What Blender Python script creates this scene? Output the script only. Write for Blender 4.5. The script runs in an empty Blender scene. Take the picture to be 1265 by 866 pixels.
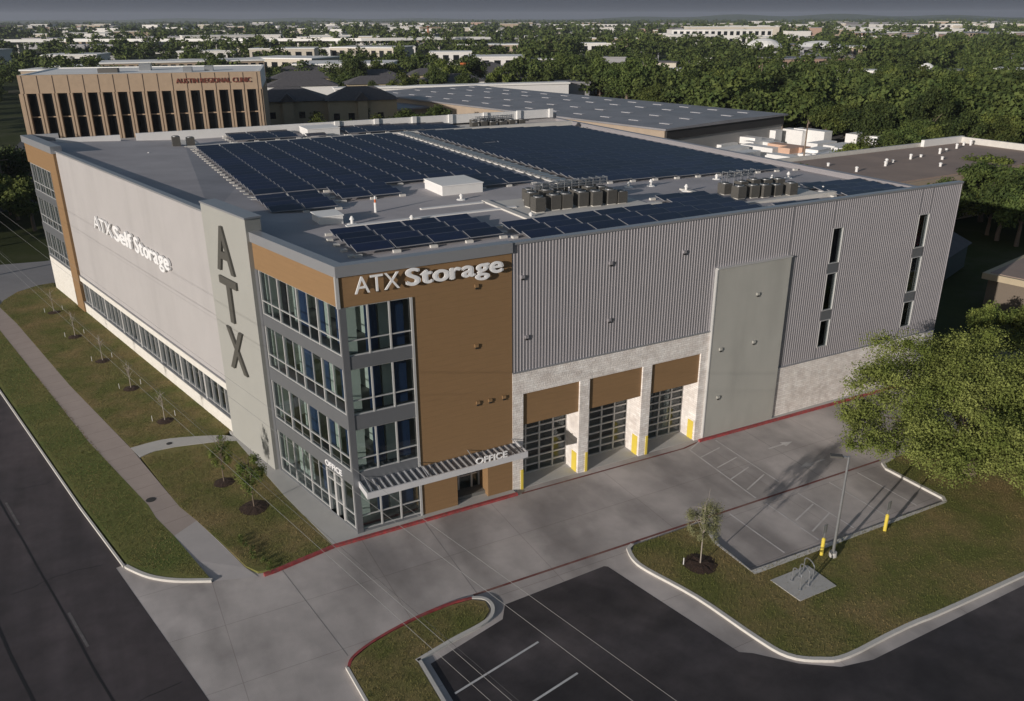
import bpy, bmesh, math, random
import numpy as np
from mathutils import Vector, Matrix
random.seed(7); rng = np.random.default_rng(11)
S = bpy.context.scene; COL = S.collection
R = math.radians; PI = math.pi
CAM = (-10.02646952, -36.11662748, 24.80375545)
YAW, PITCH, ROLL, FPX = 1.0850, 0.3804, -0.0036, 1028.82
TH = 0.2297; ST, CT = math.sin(TH), math.cos(TH)

# ------------------------------------------------------------------ materials
MATS = {}
def mat(name, col, rough=.8, var=.0, scale=1., col2=None, fac_scale=None, bump=0., bump_scale=40., metal=0., spec=.5, detail=5., objvar=0., stretch=None, stain=None):
    m = bpy.data.materials.new(name); m.use_nodes = True; MATS[name] = m
    nt = m.node_tree; N = nt.nodes; L = nt.links; b = N['Principled BSDF']
    b.inputs['Roughness'].default_value = rough; b.inputs['Metallic'].default_value = metal
    b.inputs['Specular IOR Level'].default_value = spec
    tc = N.new('ShaderNodeTexCoord'); src = tc.outputs['Object']
    if stretch:
        mp = N.new('ShaderNodeMapping'); mp.inputs['Scale'].default_value = stretch
        L.new(src, mp.inputs['Vector']); src2 = mp.outputs[0]
    else: src2 = src
    out = None
    rgb = N.new('ShaderNodeRGB'); rgb.outputs[0].default_value = (*col, 1); out = rgb.outputs[0]
    if col2 is not None:
        n = N.new('ShaderNodeTexNoise'); n.inputs['Scale'].default_value = fac_scale or scale; n.inputs['Detail'].default_value = detail
        n.inputs['Roughness'].default_value = .6
        L.new(src2, n.inputs['Vector'])
        r = N.new('ShaderNodeValToRGB'); r.color_ramp.elements[0].position = .38; r.color_ramp.elements[1].position = .64
        r.color_ramp.elements[0].color = (*col, 1); r.color_ramp.elements[1].color = (*col2, 1)
        L.new(n.outputs['Fac'], r.inputs['Fac']); out = r.outputs['Color']
    if var:
        n = N.new('ShaderNodeTexNoise'); n.inputs['Scale'].default_value = scale; n.inputs['Detail'].default_value = 8; n.inputs['Roughness'].default_value = .65
        L.new(src2, n.inputs['Vector'])
        mr = N.new('ShaderNodeMapRange'); mr.inputs['From Min'].default_value = .3; mr.inputs['From Max'].default_value = .7
        mr.inputs['To Min'].default_value = 1 - var; mr.inputs['To Max'].default_value = 1 + var
        L.new(n.outputs['Fac'], mr.inputs['Value'])
        mx = N.new('ShaderNodeMix'); mx.data_type = 'RGBA'; mx.blend_type = 'MULTIPLY'; mx.inputs[0].default_value = 1
        L.new(out, mx.inputs[6]); L.new(mr.outputs[0], mx.inputs[7]); out = mx.outputs[2]
    if stain:
        sc, amt, st = stain
        mp = N.new('ShaderNodeMapping'); mp.inputs['Scale'].default_value = st; L.new(src, mp.inputs['Vector'])
        n = N.new('ShaderNodeTexNoise'); n.inputs['Scale'].default_value = sc; n.inputs['Detail'].default_value = 6; L.new(mp.outputs[0], n.inputs['Vector'])
        mr = N.new('ShaderNodeMapRange'); mr.inputs['From Min'].default_value = .44; mr.inputs['From Max'].default_value = .64
        mr.inputs['To Min'].default_value = 1; mr.inputs['To Max'].default_value = 1 - amt
        L.new(n.outputs['Fac'], mr.inputs['Value'])
        mx = N.new('ShaderNodeMix'); mx.data_type = 'RGBA'; mx.blend_type = 'MULTIPLY'; mx.inputs[0].default_value = 1
        L.new(out, mx.inputs[6]); L.new(mr.outputs[0], mx.inputs[7]); out = mx.outputs[2]
    if objvar:
        oi = N.new('ShaderNodeObjectInfo'); mr = N.new('ShaderNodeMapRange')
        mr.inputs['To Min'].default_value = 1 - objvar; mr.inputs['To Max'].default_value = 1 + objvar
        L.new(oi.outputs['Random'], mr.inputs['Value'])
        mx = N.new('ShaderNodeMix'); mx.data_type = 'RGBA'; mx.blend_type = 'MULTIPLY'; mx.inputs[0].default_value = 1
        L.new(out, mx.inputs[6]); L.new(mr.outputs[0], mx.inputs[7]); out = mx.outputs[2]
    L.new(out, b.inputs['Base Color'])
    if bump:
        n = N.new('ShaderNodeTexNoise'); n.inputs['Scale'].default_value = bump_scale; n.inputs['Detail'].default_value = 4
        L.new(src, n.inputs['Vector'])
        bp = N.new('ShaderNodeBump'); bp.inputs['Strength'].default_value = bump; bp.inputs['Distance'].default_value = .05
        L.new(n.outputs['Fac'], bp.inputs['Height']); L.new(bp.outputs[0], b.inputs['Normal'])
    return m
def add_brick(m, w, h, mortar, mcol, amt=1., squash=0, c2=None, rot=None, offset=.5, axis=None):
    """brick pattern multiplied into the base colour; axis = function choosing the 2D plane"""
    nt = m.node_tree; N = nt.nodes; L = nt.links; b = N['Principled BSDF']
    src = b.inputs['Base Color'].links[0].from_socket
    tc = N.new('ShaderNodeTexCoord'); vec = tc.outputs['Object']
    if axis == 'xz':   # front walls: x, z
        s = N.new('ShaderNodeSeparateXYZ'); c = N.new('ShaderNodeCombineXYZ'); L.new(vec, s.inputs[0])
        ad = N.new('ShaderNodeMath'); ad.operation = 'ADD'; L.new(s.outputs[0], ad.inputs[0])
        mu = N.new('ShaderNodeMath'); mu.operation = 'MULTIPLY'; mu.inputs[1].default_value = .97; L.new(s.outputs[1], mu.inputs[0]); L.new(mu.outputs[0], ad.inputs[1])
        L.new(ad.outputs[0], c.inputs[0]); L.new(s.outputs[2], c.inputs[1]); vec = c.outputs[0]
    if rot is not None:
        mp = N.new('ShaderNodeMapping'); mp.inputs['Rotation'].default_value = (0, 0, rot); L.new(vec, mp.inputs['Vector']); vec = mp.outputs[0]
    t = N.new('ShaderNodeTexBrick'); t.inputs['Scale'].default_value = 1; t.inputs['Brick Width'].default_value = w; t.inputs['Row Height'].default_value = h
    t.inputs['Mortar Size'].default_value = mortar; t.offset = offset; t.inputs['Mortar Smooth'].default_value = .1
    t.inputs['Color1'].default_value = (1, 1, 1, 1); t.inputs['Color2'].default_value = (*(c2 or (1, 1, 1)), 1); t.inputs['Mortar'].default_value = (*mcol, 1)
    L.new(vec, t.inputs['Vector'])
    mx = N.new('ShaderNodeMix'); mx.data_type = 'RGBA'; mx.blend_type = 'MULTIPLY'; mx.inputs[0].default_value = amt
    L.new(src, mx.inputs[6]); L.new(t.outputs['Color'], mx.inputs[7]); L.new(mx.outputs[2], b.inputs['Base Color'])
    return m
def glass_mat(name, tint, refl_rough=.02):
    m = bpy.data.materials.new(name); m.use_nodes = True; MATS[name] = m
    nt = m.node_tree; N = nt.nodes; L = nt.links; N.remove(N['Principled BSDF'])
    tr = N.new('ShaderNodeBsdfTransparent'); tr.inputs[0].default_value = (*tint, 1)
    gl = N.new('ShaderNodeBsdfGlossy'); gl.inputs['Roughness'].default_value = refl_rough; gl.inputs[0].default_value = (.9, .95, 1, 1)
    lw = N.new('ShaderNodeLayerWeight'); lw.inputs[0].default_value = .5
    pw = N.new('ShaderNodeMath'); pw.operation = 'POWER'; pw.inputs[1].default_value = 4.5; L.new(lw.outputs['Facing'], pw.inputs[0])
    ma = N.new('ShaderNodeMath'); ma.operation = 'MULTIPLY_ADD'; ma.inputs[1].default_value = .7; ma.inputs[2].default_value = .05; L.new(pw.outputs[0], ma.inputs[0])
    mx = N.new('ShaderNodeMixShader'); L.new(ma.outputs[0], mx.inputs[0]); L.new(tr.outputs[0], mx.inputs[1]); L.new(gl.outputs[0], mx.inputs[2])
    L.new(mx.outputs[0], N['Material Output'].inputs['Surface']); return m

stucco = mat('stucco_white', (.40, .385, .38), .9, .03, .6, bump=.15, bump_scale=60, stain=(.5, .07, (1, 1, .15)))
towerm = mat('stucco_tower', (.325, .325, .30), .9, .03, .6, bump=.15, bump_scale=60)
towerg = mat('stucco_grey', (.40, .395, .36), .9, .04, .6, bump=.1, bump_scale=60, stain=(.6, .12, (1, 1, .2)))
brown = add_brick(mat('brown_panel', (.25, .152, .072), .65, .06, 1.2, stretch=(1, 1, 6)), 3.0, .3, .012, (.9, .9, .9), axis='xz')
metalw = mat('metal_siding', (.37, .355, .37), .5, .04, .7, metal=.35)
cap = mat('coping_metal', (.40, .41, .43), .4, .03, 1, metal=.5)
spandrel = mat('spandrel_grey', (.22, .23, .245), .4, .03, 1, metal=.5)
alum = mat('aluminium_frame', (.55, .55, .54), .45, metal=.3)
brick = add_brick(mat('whitewashed_brick', (.90, .87, .83), .9, .12, 2.2, col2=(.74, .69, .65), fac_scale=1.3, bump=.5, bump_scale=14), .42, .14, .012, (.72, .70, .68), c2=(.86, .84, .82), axis='xz')
whitebrick = add_brick(mat('white_brick', (.70, .68, .63), .9, .06, 2.2, bump=.3, bump_scale=14), .42, .14, .01, (.85, .84, .82), c2=(.93, .92, .9), axis='xz')
roofm = mat('roof_membrane', (.46, .435, .44), .85, .08, .25, col2=(.40, .375, .385), fac_scale=.12, stain=(.3, .12, (1, 1, 1)))
padm = mat('roof_pad', (.60, .58, .54), .9, .08, 1)
panelm = mat('solar_cells', (.007, .010, .034), .32, .3, 1.2, spec=.25, objvar=.35)
panelf = mat('solar_frame', (.34, .34, .36), .4, metal=.3)
white = mat('white_paint', (.75, .74, .72), .6, .04, 2)
letterw = mat('white_letter', (.85, .85, .85), .4)
letterd = mat('dark_letter', (.085, .082, .072), .5)
blackm = mat('black_return', (.02, .02, .02), .5)
hvac = mat('condenser_grey', (.11, .105, .095), .6, .08, 6, metal=.2)
hvacd = mat('fan_black', (.03, .03, .03), .6)
galv = mat('galvanised', (.42, .43, .44), .35, .08, 6, metal=.7)
conc = add_brick(mat('drive_concrete', (.58, .53, .505), .9, .13, .35, col2=(.40, .365, .35), fac_scale=.16, bump=.15, bump_scale=25, stain=(.3, .38, (1, .4, 1))), 7.4, 3.9, .018, (.74, .72, .71), offset=0, c2=(.97, .97, .96))
conc2 = mat('pad_concrete', (.46, .45, .43), .9, .07, .8, bump=.1, bump_scale=25)
walk = add_brick(mat('sidewalk_concrete', (.38, .32, .29), .9, .08, .7, bump=.15, bump_scale=20), 30, 1.5, .02, (.7, .7, .7), rot=-TH, offset=0)
walk2 = mat('sidewalk_new', (.46, .43, .42), .9, .06, .7)
curbm = mat('curb_concrete', (.58, .56, .52), .85, .08, 1.2)
redm = mat('red_curb_paint', (.38, .05, .055), .7, .3, 3, col2=(.24, .075, .07), fac_scale=5)
redline = mat('red_line_paint', (.17, .05, .045), .8, .2, 2, col2=(.22, .12, .10), fac_scale=.9)
asph = mat('lot_asphalt', (.028, .025, .028), .85, .25, .9, col2=(.058, .050, .052), fac_scale=.22, bump=.3, bump_scale=60, stain=(.13, -.6, (1, 2.6, 1)))
road = mat('street_asphalt', (.068, .056, .060), .85, .22, .8, bump=.3, bump_scale=60, col2=(.044, .038, .042), fac_scale=.12, stain=(.22, -.45, (2.4, .18, 1)))
fstreet = mat('side_street_concrete', (.26, .25, .25), .9, .08, .4)
paint = mat('line_paint', (.55, .55, .55), .8, .15, 4)
paintf = mat('faded_line_paint', (.66, .63, .61), .8, .1, 3, col2=(.50, .47, .45), fac_scale=1.5)
grass = mat('lawn_grass', (.130, .140, .032), .95, .25, 5, col2=(.24, .185, .075), fac_scale=.35, bump=.9, bump_scale=22)
grassg = mat('verge_grass', (.11, .145, .028), .95, .25, 5, col2=(.18, .175, .05), fac_scale=.3, bump=.9, bump_scale=22)
tuft = mat('grass_blades', (.11, .12, .027), .9, .3, 3, col2=(.20, .15, .06), fac_scale=.35)
mulch = mat('mulch_bark', (.045, .026, .018), .95, .4, 12, bump=1, bump_scale=30)
bark = mat('tree_bark', (.17, .13, .10), .9, .2, 8)
yellow = mat('yellow_bollard', (.70, .55, .08), .5, .05, 3)
tan = mat('tan_wall', (.36, .29, .22), .9, .08, .6)
tanfin = mat('tan_fin', (.40, .30, .21), .9, .08, 1)
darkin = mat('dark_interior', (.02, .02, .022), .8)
dglass = mat('dark_glass', (.012, .014, .016), .12, spec=.6)
wroof = mat('white_roof', (.84, .83, .80), .8, .06, .2)
groof = mat('grey_metal_roof', (.30, .295, .31), .55, .08, .3, metal=.3, stain=(.2, .15, (1, 1, 1)))
broof = mat('brown_roof', (.33, .25, .205), .95, .10, .15, col2=(.27, .21, .18), fac_scale=.1)
shingle = mat('grey_shingle', (.10, .095, .10), .95, .2, 1.5)
housew = mat('house_wall', (.42, .35, .24), .9, .06, 1)
inner = mat('interior_wall', (.78, .82, .74), .9)
floorm = mat('interior_floor', (.16, .16, .15), .6)
bluem = mat('blue_storage_door', (.045, .085, .20), .5)
orange = mat('orange_paint', (.62, .16, .05), .6)
wood = mat('pole_wood', (.20, .15, .11), .9, .2, 4)
rubber = mat('wire_black', (.06, .06, .06), .6)
wirel = mat('wire_alu', (.26, .26, .25), .5)
def leafmat(name, c1, c2, ov=.2):
    m = mat(name, c1, .75, .25, 1.2, col2=c2, fac_scale=.55, objvar=ov, spec=.25)
    return m
leafA = leafmat('foliage_oak', (.105, .135, .026), (.20, .225, .06), 0)
leafB = leafmat('foliage_dark', (.040, .064, .016), (.085, .110, .026), .4)
leafC = leafmat('foliage_mid', (.060, .086, .018), (.125, .145, .032), .4)
leafD = mat('foliage_far', (.046, .072, .020), .8, .42, .09, col2=(.105, .130, .034), fac_scale=.35, spec=.2)
leafS = leafmat('foliage_sapling', (.15, .155, .075), (.22, .22, .11), 0)
farcol = [mat('far_wall_cream', (.55, .50, .42), .9), mat('far_wall_white', (.72, .70, .67), .9), mat('far_wall_grey', (.30, .30, .31), .9),
          mat('far_wall_brick', (.38, .26, .20), .9), mat('far_wall_tan', (.40, .32, .24), .9)]
gpane = glass_mat('window_glass', (.74, .78, .78))

# ------------------------------------------------------------------ mesh builder
class MB:
    def __init__(s): s.v = []; s.f = []; s.mi = []; s.mats = []; s.cur = 0
    def m(s, mt):
        if mt not in s.mats: s.mats.append(mt)
        s.cur = s.mats.index(mt); return s
    def face(s, pts):
        i = len(s.v); s.v += [tuple(p) for p in pts]; s.f.append(tuple(range(i, i + len(pts)))); s.mi.append(s.cur)
    def hexa(s, P):   # 8 pts: bottom 4, top 4
        i = len(s.v); s.v += [tuple(p) for p in P]
        for q in ((0, 3, 2, 1), (4, 5, 6, 7), (0, 1, 5, 4), (1, 2, 6, 5), (2, 3, 7, 6), (3, 0, 4, 7)):
            s.f.append(tuple(i + k for k in q)); s.mi.append(s.cur)
        return s
    def box(s, x0, x1, y0, y1, z0, z1, T=None):
        P = [(x0, y0, z0), (x1, y0, z0), (x1, y1, z0), (x0, y1, z0), (x0, y0, z1), (x1, y0, z1), (x1, y1, z1), (x0, y1, z1)]
        if T: P = [T(*p) for p in P]
        return s.hexa(P)
    def prism(s, poly, z0, z1, bottom=True):
        n = len(poly); i = len(s.v)
        s.v += [(x, y, z0) for x, y in poly] + [(x, y, z1) for x, y in poly]
        s.f.append(tuple(i + n + k for k in range(n))); s.mi.append(s.cur)
        if bottom: s.f.append(tuple(i + n - 1 - k for k in range(n))); s.mi.append(s.cur)
        for k in range(n):
            j = (k + 1) % n; s.f.append((i + k, i + j, i + n + j, i + n + k)); s.mi.append(s.cur)
        return s
    def sheet(s, poly, z): s.face([(x, y, z) for x, y in poly]); return s
    def tube(s, p0, p1, r0, r1=None, n=8, caps=True):
        r1 = r0 if r1 is None else r1
        p0, p1 = Vector(p0), Vector(p1); d = (p1 - p0)
        if d.length < 1e-6: return s
        d.normalize(); a = d.orthogonal().normalized(); b = d.cross(a); i = len(s.v)
        for p, r in ((p0, r0), (p1, r1)):
            for k in range(n):
                t = 2 * PI * k / n; s.v.append(tuple(p + (a * math.cos(t) + b * math.sin(t)) * r))
        for k in range(n):
            j = (k + 1) % n; s.f.append((i + k, i + j, i + n + j, i + n + k)); s.mi.append(s.cur)
        if caps:
            s.f.append(tuple(i + n - 1 - k for k in range(n))); s.mi.append(s.cur)
            s.f.append(tuple(i + n + k for k in range(n))); s.mi.append(s.cur)
        return s
    def path(s, pts, r, n=8):
        for a, b in zip(pts[:-1], pts[1:]): s.tube(a, b, r, r, n)
        return s
    def build(s, name, mt=None, parent=None, fix=True, origin=None):
        me = bpy.data.meshes.new(name)
        off = Vector(origin) if origin is not None else Vector((0, 0, 0))
        me.from_pydata([tuple(Vector(p) - off) for p in s.v] if origin is not None else s.v, [], s.f)
        for m_ in (s.mats or [mt]): me.materials.append(m_)
        if s.mats: me.polygons.foreach_set('material_index', s.mi)
        if fix:
            bm = bmesh.new(); bm.from_mesh(me); bmesh.ops.recalc_face_normals(bm, faces=bm.faces); bm.to_mesh(me); bm.free()
        me.update()
        o = bpy.data.objects.new(name, me); COL.objects.link(o)
        if origin is not None: o.location = off
        if parent is not None: o.parent = parent
        return o
def tag(o, label=None, cat=None, group=None, kind=None):
    if label: o['label'] = label
    if cat: o['category'] = cat
    if group: o['group'] = group
    if kind: o['kind'] = kind
    return o
def empty(name, loc=(0, 0, 0), rz=0, **k):
    o = bpy.data.objects.new(name, None); o.location = loc; o.rotation_euler = (0, 0, rz); o.empty_display_size = .3
    COL.objects.link(o); return tag(o, **k)
def copy_tree(o, parent=None):
    c = o.copy(); COL.objects.link(c); c.parent = parent
    for ch in o.children: copy_tree(ch, c)
    return c
def struct(o): return tag(o, kind='structure')
def LF(s_, o_, z): return (-ST * s_ - CT * o_, CT * s_ - ST * o_, z)      # left facade frame: along, outward, up
def FF(x, o_, z): return (x, -o_, z)                                       # front facade frame
ZP = -.12
def PG(x, y):   # pavement level point (traced at level 0, lies 12 cm lower)
    k = (CAM[2] - ZP) / CAM[2]; return (CAM[0] + (x - CAM[0]) * k, CAM[1] + (y - CAM[1]) * k)
def PGL(pts): return [PG(*p) for p in pts]
def smooth(pts, closed=False, n=4):
    out = []; N = len(pts)
    for i in range(N if closed else N - 1):
        p0 = pts[(i - 1) % N] if closed or i > 0 else pts[i]; p1 = pts[i]; p2 = pts[(i + 1) % N]; p3 = pts[(i + 2) % N] if closed or i + 2 < N else p2
        for k in range(n):
            t = k / n
            out.append(tuple(.5 * ((2 * b) + (-a + c) * t + (2 * a - 5 * b + 4 * c - d) * t * t + (-a + 3 * b - 3 * c + d) * t ** 3) for a, b, c, d in zip(p0, p1, p2, p3)))
    if not closed: out.append(tuple(pts[-1]))
    return out
def ribbon(mb, pts, w0, w1, z0, z1):
    """solid strip along a polyline; w0..w1 offsets to the left of travel"""
    n = len(pts); off = []
    for i in range(n):
        a = Vector(pts[max(i - 1, 0)]); b = Vector(pts[min(i + 1, n - 1)]); d = (b - a).normalized(); nn = Vector((-d.y, d.x)); p = Vector(pts[i])
        if 0 < i < n - 1:
            d1 = (p - a).normalized(); nn1 = Vector((-d1.y, d1.x)); c = max(.5, nn.dot(nn1)); nn = nn / c
        off.append((p + nn * w0, p + nn * w1))
    for i in range(n - 1):
        a0, a1 = off[i]; b0, b1 = off[i + 1]
        mb.hexa([(*a0, z0), (*b0, z0), (*b1, z0), (*a1, z0), (*a0, z1), (*b0, z1), (*b1, z1), (*a1, z1)])
    return mb
def line_sheet(mb, p, q, w, z):
    p = Vector(p); q = Vector(q); d = (q - p).normalized(); n = Vector((-d.y, d.x)) * w / 2
    mb.face([(*(p - n), z), (*(q - n), z), (*(q + n), z), (*(p + n), z)])

# ------------------------------------------------------------------ ground, roads, pavements
gm = bpy.data.materials.new('far_ground'); gm.use_nodes = True
N = gm.node_tree.nodes; L = gm.node_tree.links; b = N['Principled BSDF']; b.inputs['Roughness'].default_value = .95; b.inputs['Specular IOR Level'].default_value = .1
tc = N.new('ShaderNodeTexCoord'); n1 = N.new('ShaderNodeTexNoise'); n1.inputs['Scale'].default_value = .02; n1.inputs['Detail'].default_value = 10; n1.inputs['Roughness'].default_value = .7
L.new(tc.outputs['Object'], n1.inputs['Vector']); r = N.new('ShaderNodeValToRGB'); L.new(n1.outputs['Fac'], r.inputs['Fac'])
e = r.color_ramp.elements; e[0].position = .35; e[0].color = (.028, .036, .014, 1); e[1].position = .68; e[1].color = (.11, .10, .075, 1)
x = e.new(.52); x.color = (.05, .06, .02, 1); L.new(r.outputs['Color'], b.inputs['Base Color'])
g = MB(); RAD = 9000
ring = [(CAM[0] + RAD * math.cos(t), CAM[1] + RAD * math.sin(t)) for t in np.linspace(0, 2 * PI, 64, endpoint=False)]
g.sheet(ring, ZP - .06); struct(g.build('ground', gm))

road_r = [(-20.23, 43.6), (-17.12, 29.64), (-12.66, 9.62), (-12.21, 8.11), (-10.89, 2.52)]
road_c = [(-10.89, 2.52), (-10.04, 1.27), (-8.94, 0.33), (-7.42, -0.48)]
UL = Vector((-ST, CT)); UR = Vector((CT, ST))       # along the street / to its right
p_end = Vector((-8.38, -8.5))
rd = MB(); a = Vector((-11.19, 2.17)); far = a + UL * 400; near = a - UL * 90
rd.sheet([tuple(near), tuple(far), tuple(far - UR * 15), tuple(near - UR * 15)], ZP + .004)
struct(rd.build('street', road))
rm = MB()
for k in range(-6, 20):
    c = Vector((-13.49, .13)) + UL * (k * 12.2); line_sheet(rm, PG(*c), PG(*(c - UL * 2.9)), .12, ZP + .009)
for k in range(-30, 60, 1):
    c = Vector((-17.1, .2)) + UL * (k * 6); line_sheet(rm, c, c - UL * 5.7, .1, ZP + .009) if k % 2 else None
struct(rm.build('lane_markings', mat('worn_lane_paint', (.13, .12, .12), .85, .3, 3)))
sm = MB()
for d_, w in ((-2.9, .10), (-5.3, .13), (-6.6, .07)):
    pts = []
    base = Vector(PG(-11.19, 2.17)) + UR * d_
    for k in range(-30, 40): pts.append(tuple(base + UL * k * 3 + UR * random.uniform(-.05, .05)))
    ribbon(sm, pts, -w / 2, w / 2, ZP + .0045, ZP + .0075)
for k in range(9):
    p = Vector(PG(-11.6, 2.17)) - UR * random.uniform(0, 9) + UL * (k * 5.2 - 14); pts = [tuple(p)]; d_ = (UR if k % 2 else -UR) * .5
    for q_ in range(random.randint(8, 16)): p = p + d_ + Vector((random.uniform(-.2, .2), random.uniform(-.25, .25))); pts.append(tuple(p))
    pts = [q_ for q_ in pts if (Vector(q_) - Vector(PG(-11.3, 2.17))).dot(UR) < 0]
    if len(pts) > 3: ribbon(sm, pts, -.02, .02, ZP + .0045, ZP + .0072)
struct(sm.build('street_tar_seams', mat('tar_seal', (.018, .016, .017), .6)))

# concrete drive: one big sheet
dv = MB()
dv.sheet([(-13.0, 3.0), (-11.0, -9.2), (-7.5, -24), (12, -24), (30, -24), (75, -24), (75, .4), (-5, .4), (-7.2, 3.5), (-9.5, 3.2)], ZP)
struct(dv.build('driveway', conc))
lot = MB()
lot_poly = PGL([(-.36, -10.5), (3.53, -9.46), (4.07, -8.63), (9.64, -8.37), (9.79, -8.49), (11.35, -15.98), (11.81, -16.3), (13.06, -17.66), (14.44, -18.61), (15.94, -18.94), (26.18, -18.88), (80, -18.9), (80, -70), (-.4, -70)])
lot.sheet(lot_poly, ZP + .004); struct(lot.build('parking_lot', asph))
ml = MB()
for p, q in (((-.15, -12.47), (4.21, -11.47)), ((.15, -14.75), (4.72, -13.81)), ((.3, -17.2), (4.95, -16.3))): line_sheet(ml, PG(*p), PG(*q), .10, ZP + .009)
struct(ml.build('parking_stall_lines', paint))

rl = MB()
line_sheet(rl, PG(-2.9, -7.9), PG(30.1, -7.55), .13, ZP + .006) if 0 else None
def pl(pts, w=.1, z=.006, mbx=None):
    for a_, b_ in zip(pts[:-1], pts[1:]): line_sheet(mbx, PG(*a_), PG(*b_), w, ZP + z)
pl([(3.1, -7.35), (12.0, -7.40), (17.38, -7.42), (30.1, -7.5)], .14, .006, rl)
pl([(9.3, -.62), (20.66, -.75), (22.2, -.45)], .13, .006, rl)
struct(rl.build('fire_lane_line', redline))
jt = MB()
for p, q in (((-4.26, -1.18), (-3.23, -8.43)), ((3.4, -.7), (3.3, -7.3)), ((25.6, -.6), (25.5, -7.4))):
    line_sheet(jt, PG(*p), PG(*q), .03, ZP + .003)
struct(jt.build('slab_joints', mat('joint_sealant', (.24, .225, .215), .8)))
wl = MB()
pl([(20.84, -1.0), (20.51, -7.2)], .1, .008, wl); pl([(20.84, -1.08), (22.15, -.45)], .09, .008, wl)
for p, q in (((20.85, -2.13), (22.67, -1.72)), ((20.86, -3.58), (22.75, -3.15)), ((20.69, -4.97), (22.57, -4.39)), ((20.7, -6.29), (22.77, -5.46)), ((23.09, -.85), (22.91, -6.5)),
             ((18.16, -7.7), (18.17, -11.7)), ((20.62, -7.8), (20.51, -11.7)), ((20.8, -9.86), (22.85, -9.13)), ((20.8, -11.01), (22.9, -10.2)), ((22.95, -7.9), (22.95, -11.8)),
             ((25.4, -7.9), (25.4, -11.9)), ((27.7, -7.9), (27.7, -11.9))): pl([p, q], .09, .008, wl)
struct(wl.build('faded_stall_lines', paintf))
ar = MB()
for (cx, cy, rz) in ((26.4, -3.1, .0), (26.4, -5.7, PI)):
    P = [(-1, -.07), (.2, -.07), (.2, -.28), (1, 0), (.2, .28), (.2, .07), (-1, .07)]
    ar.sheet([(cx + px * math.cos(rz) - py * math.sin(rz), cy + px * math.sin(rz) + py * math.cos(rz)) for px, py in P], ZP + .008)
struct(ar.build('painted_arrows', paintf))

# raised pieces: lawns at z=0
sw_r = [(-19.3, 57.5), (-18.6, 54.5), (-16.31, 44.96), (-12.65, 28.04), (-9.58, 15.5), (-7.85, 7.03), (-7.24, 5.18)]
sw_r2 = [(-7.24, 5.18), (-6.5, 2.6), (-5.7, -.2), (-5.19, -1.04)]
sw_l = [(-20.6, 57), (-19.9, 54.2), (-17.57, 43.79), (-11.87, 17.7), (-9.35, 8.03), (-9.11, 6.45), (-8.49, 4.25)]
fx = [LF(s_, 0, 0)[:2] for s_ in (14.8, 56.8)]
lawn = MB()
lawn_n = [(-9.57, 15.62), (-7.74, 15.85), (-5.88, 15.35), (-4.2, 14.7), (-3.75, 15.07), tuple(fx[0]), tuple(fx[1]), (-13.3, 57.2), (-14.6, 57.0), (-16.5, 55.4), (-17.6, 53.0), (-17.9, 51.2), (-16.31, 44.96), (-12.65, 28.04)]
lawn.prism(lawn_n, ZP - .05, 0, False)
lawn.prism([(-9.16, 14.0), (-7.85, 7.03), (-7.24, 5.18), (-6.4, 2.4), (-5.75, -.1), (-5.3, -.85), (-4.62, -1.0), (-1.47, -.40), (-2.5, 5.39), (-3.6, 13.6), (-4.6, 13.85), (-7.19, 14.40), (-8.37, 14.4)], ZP - .05, 0, False)
lo = struct(lawn.build('lawn', grass))
vg = MB()
vg.prism([(-7.42, -.40), (-8.49, 4.25), (-9.11, 6.45), (-9.35, 8.03), (-11.87, 17.7), (-17.57, 43.79), (-19.9, 54.2), (-22.3, 54.2), (-20.1, 43.6), (-17.0, 29.64), (-12.52, 9.62), (-10.82, 2.7), (-9.98, 1.4), (-8.9, .45)], ZP - .05, 0, False)
struct(vg.build('verge', grassg))
cb = MB()
cpts = [(-22.5, 54.2), (-20.2, 43.6), (-17.12, 29.64), (-12.62, 9.62), (-10.95, 2.75)]
ribbon(cb, cpts, -.10, .0, ZP - .05, .010); cpts0 = [(-20.3, 43.6), (-17.2, 29.64), (-12.7, 9.62), (-11.15, 2.95)]; cpts0 = cpts0[::-1]
cpts = smooth([(-11.0, 2.9), (-10.89, 2.52), (-10.04, 1.27), (-8.94, .33), (-7.42, -.48)])
ribbon(cb, cpts[3:], -.02, .16, ZP - .05, .014)
struct(cb.build('street_kerb', curbm))
gt = MB(); ribbon(gt, cpts0, -.04, .75, ZP - .02, ZP + .003); struct(gt.build('street_edge', road))
wk = MB(); poly = sw_l + sw_r[::-1]
wk.prism(sw_l[:-1] + [(-8.49, 4.25)] + [(-7.24, 5.18)] + sw_r[::-1][1:], ZP - .05, -.004, False)
struct(wk.build('sidewalk', walk))
wk = MB(); wk.face([(-8.49, 4.25, -.004), (-7.9, 1.6, -.03), (-7.38, -.42, ZP + .008), (-5.35, -1.1, ZP + .008), (-5.78, -.1, -.07), (-6.45, 2.4, -.03), (-7.24, 5.18, -.004)])
struct(wk.build('sidewalk_ramp', walk2))
wk = MB()
wk.prism(smooth([(-9.60, 15.60), (-7.74, 15.83), (-5.88, 15.33), (-4.2, 14.6), (-3.6, 14.0)]) + smooth([(-3.6, 13.4), (-4.62, 13.87), (-7.19, 14.42), (-8.37, 14.42), (-9.2, 14.02)]), ZP - .05, .006, False)
struct(wk.build('path', conc2))
wk = MB(); f8 = LF(14.8, .0, 0)
wk.prism([(-3.75, 15.05), (-3.55, 13.0), (-2.5, 5.39), (-1.47, -.38), (9.05, -.38), (9.05, .6), (.2, .2), LF(14.9, -.2, 0)[:2]], ZP - .05, .010, False)
wk.prism([(22.6, -.30), (45.5, -.45), (45.5, .3), (22.6, .3)], ZP - .05, .010, False)
struct(wk.build('building_walkway', conc2))
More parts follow.
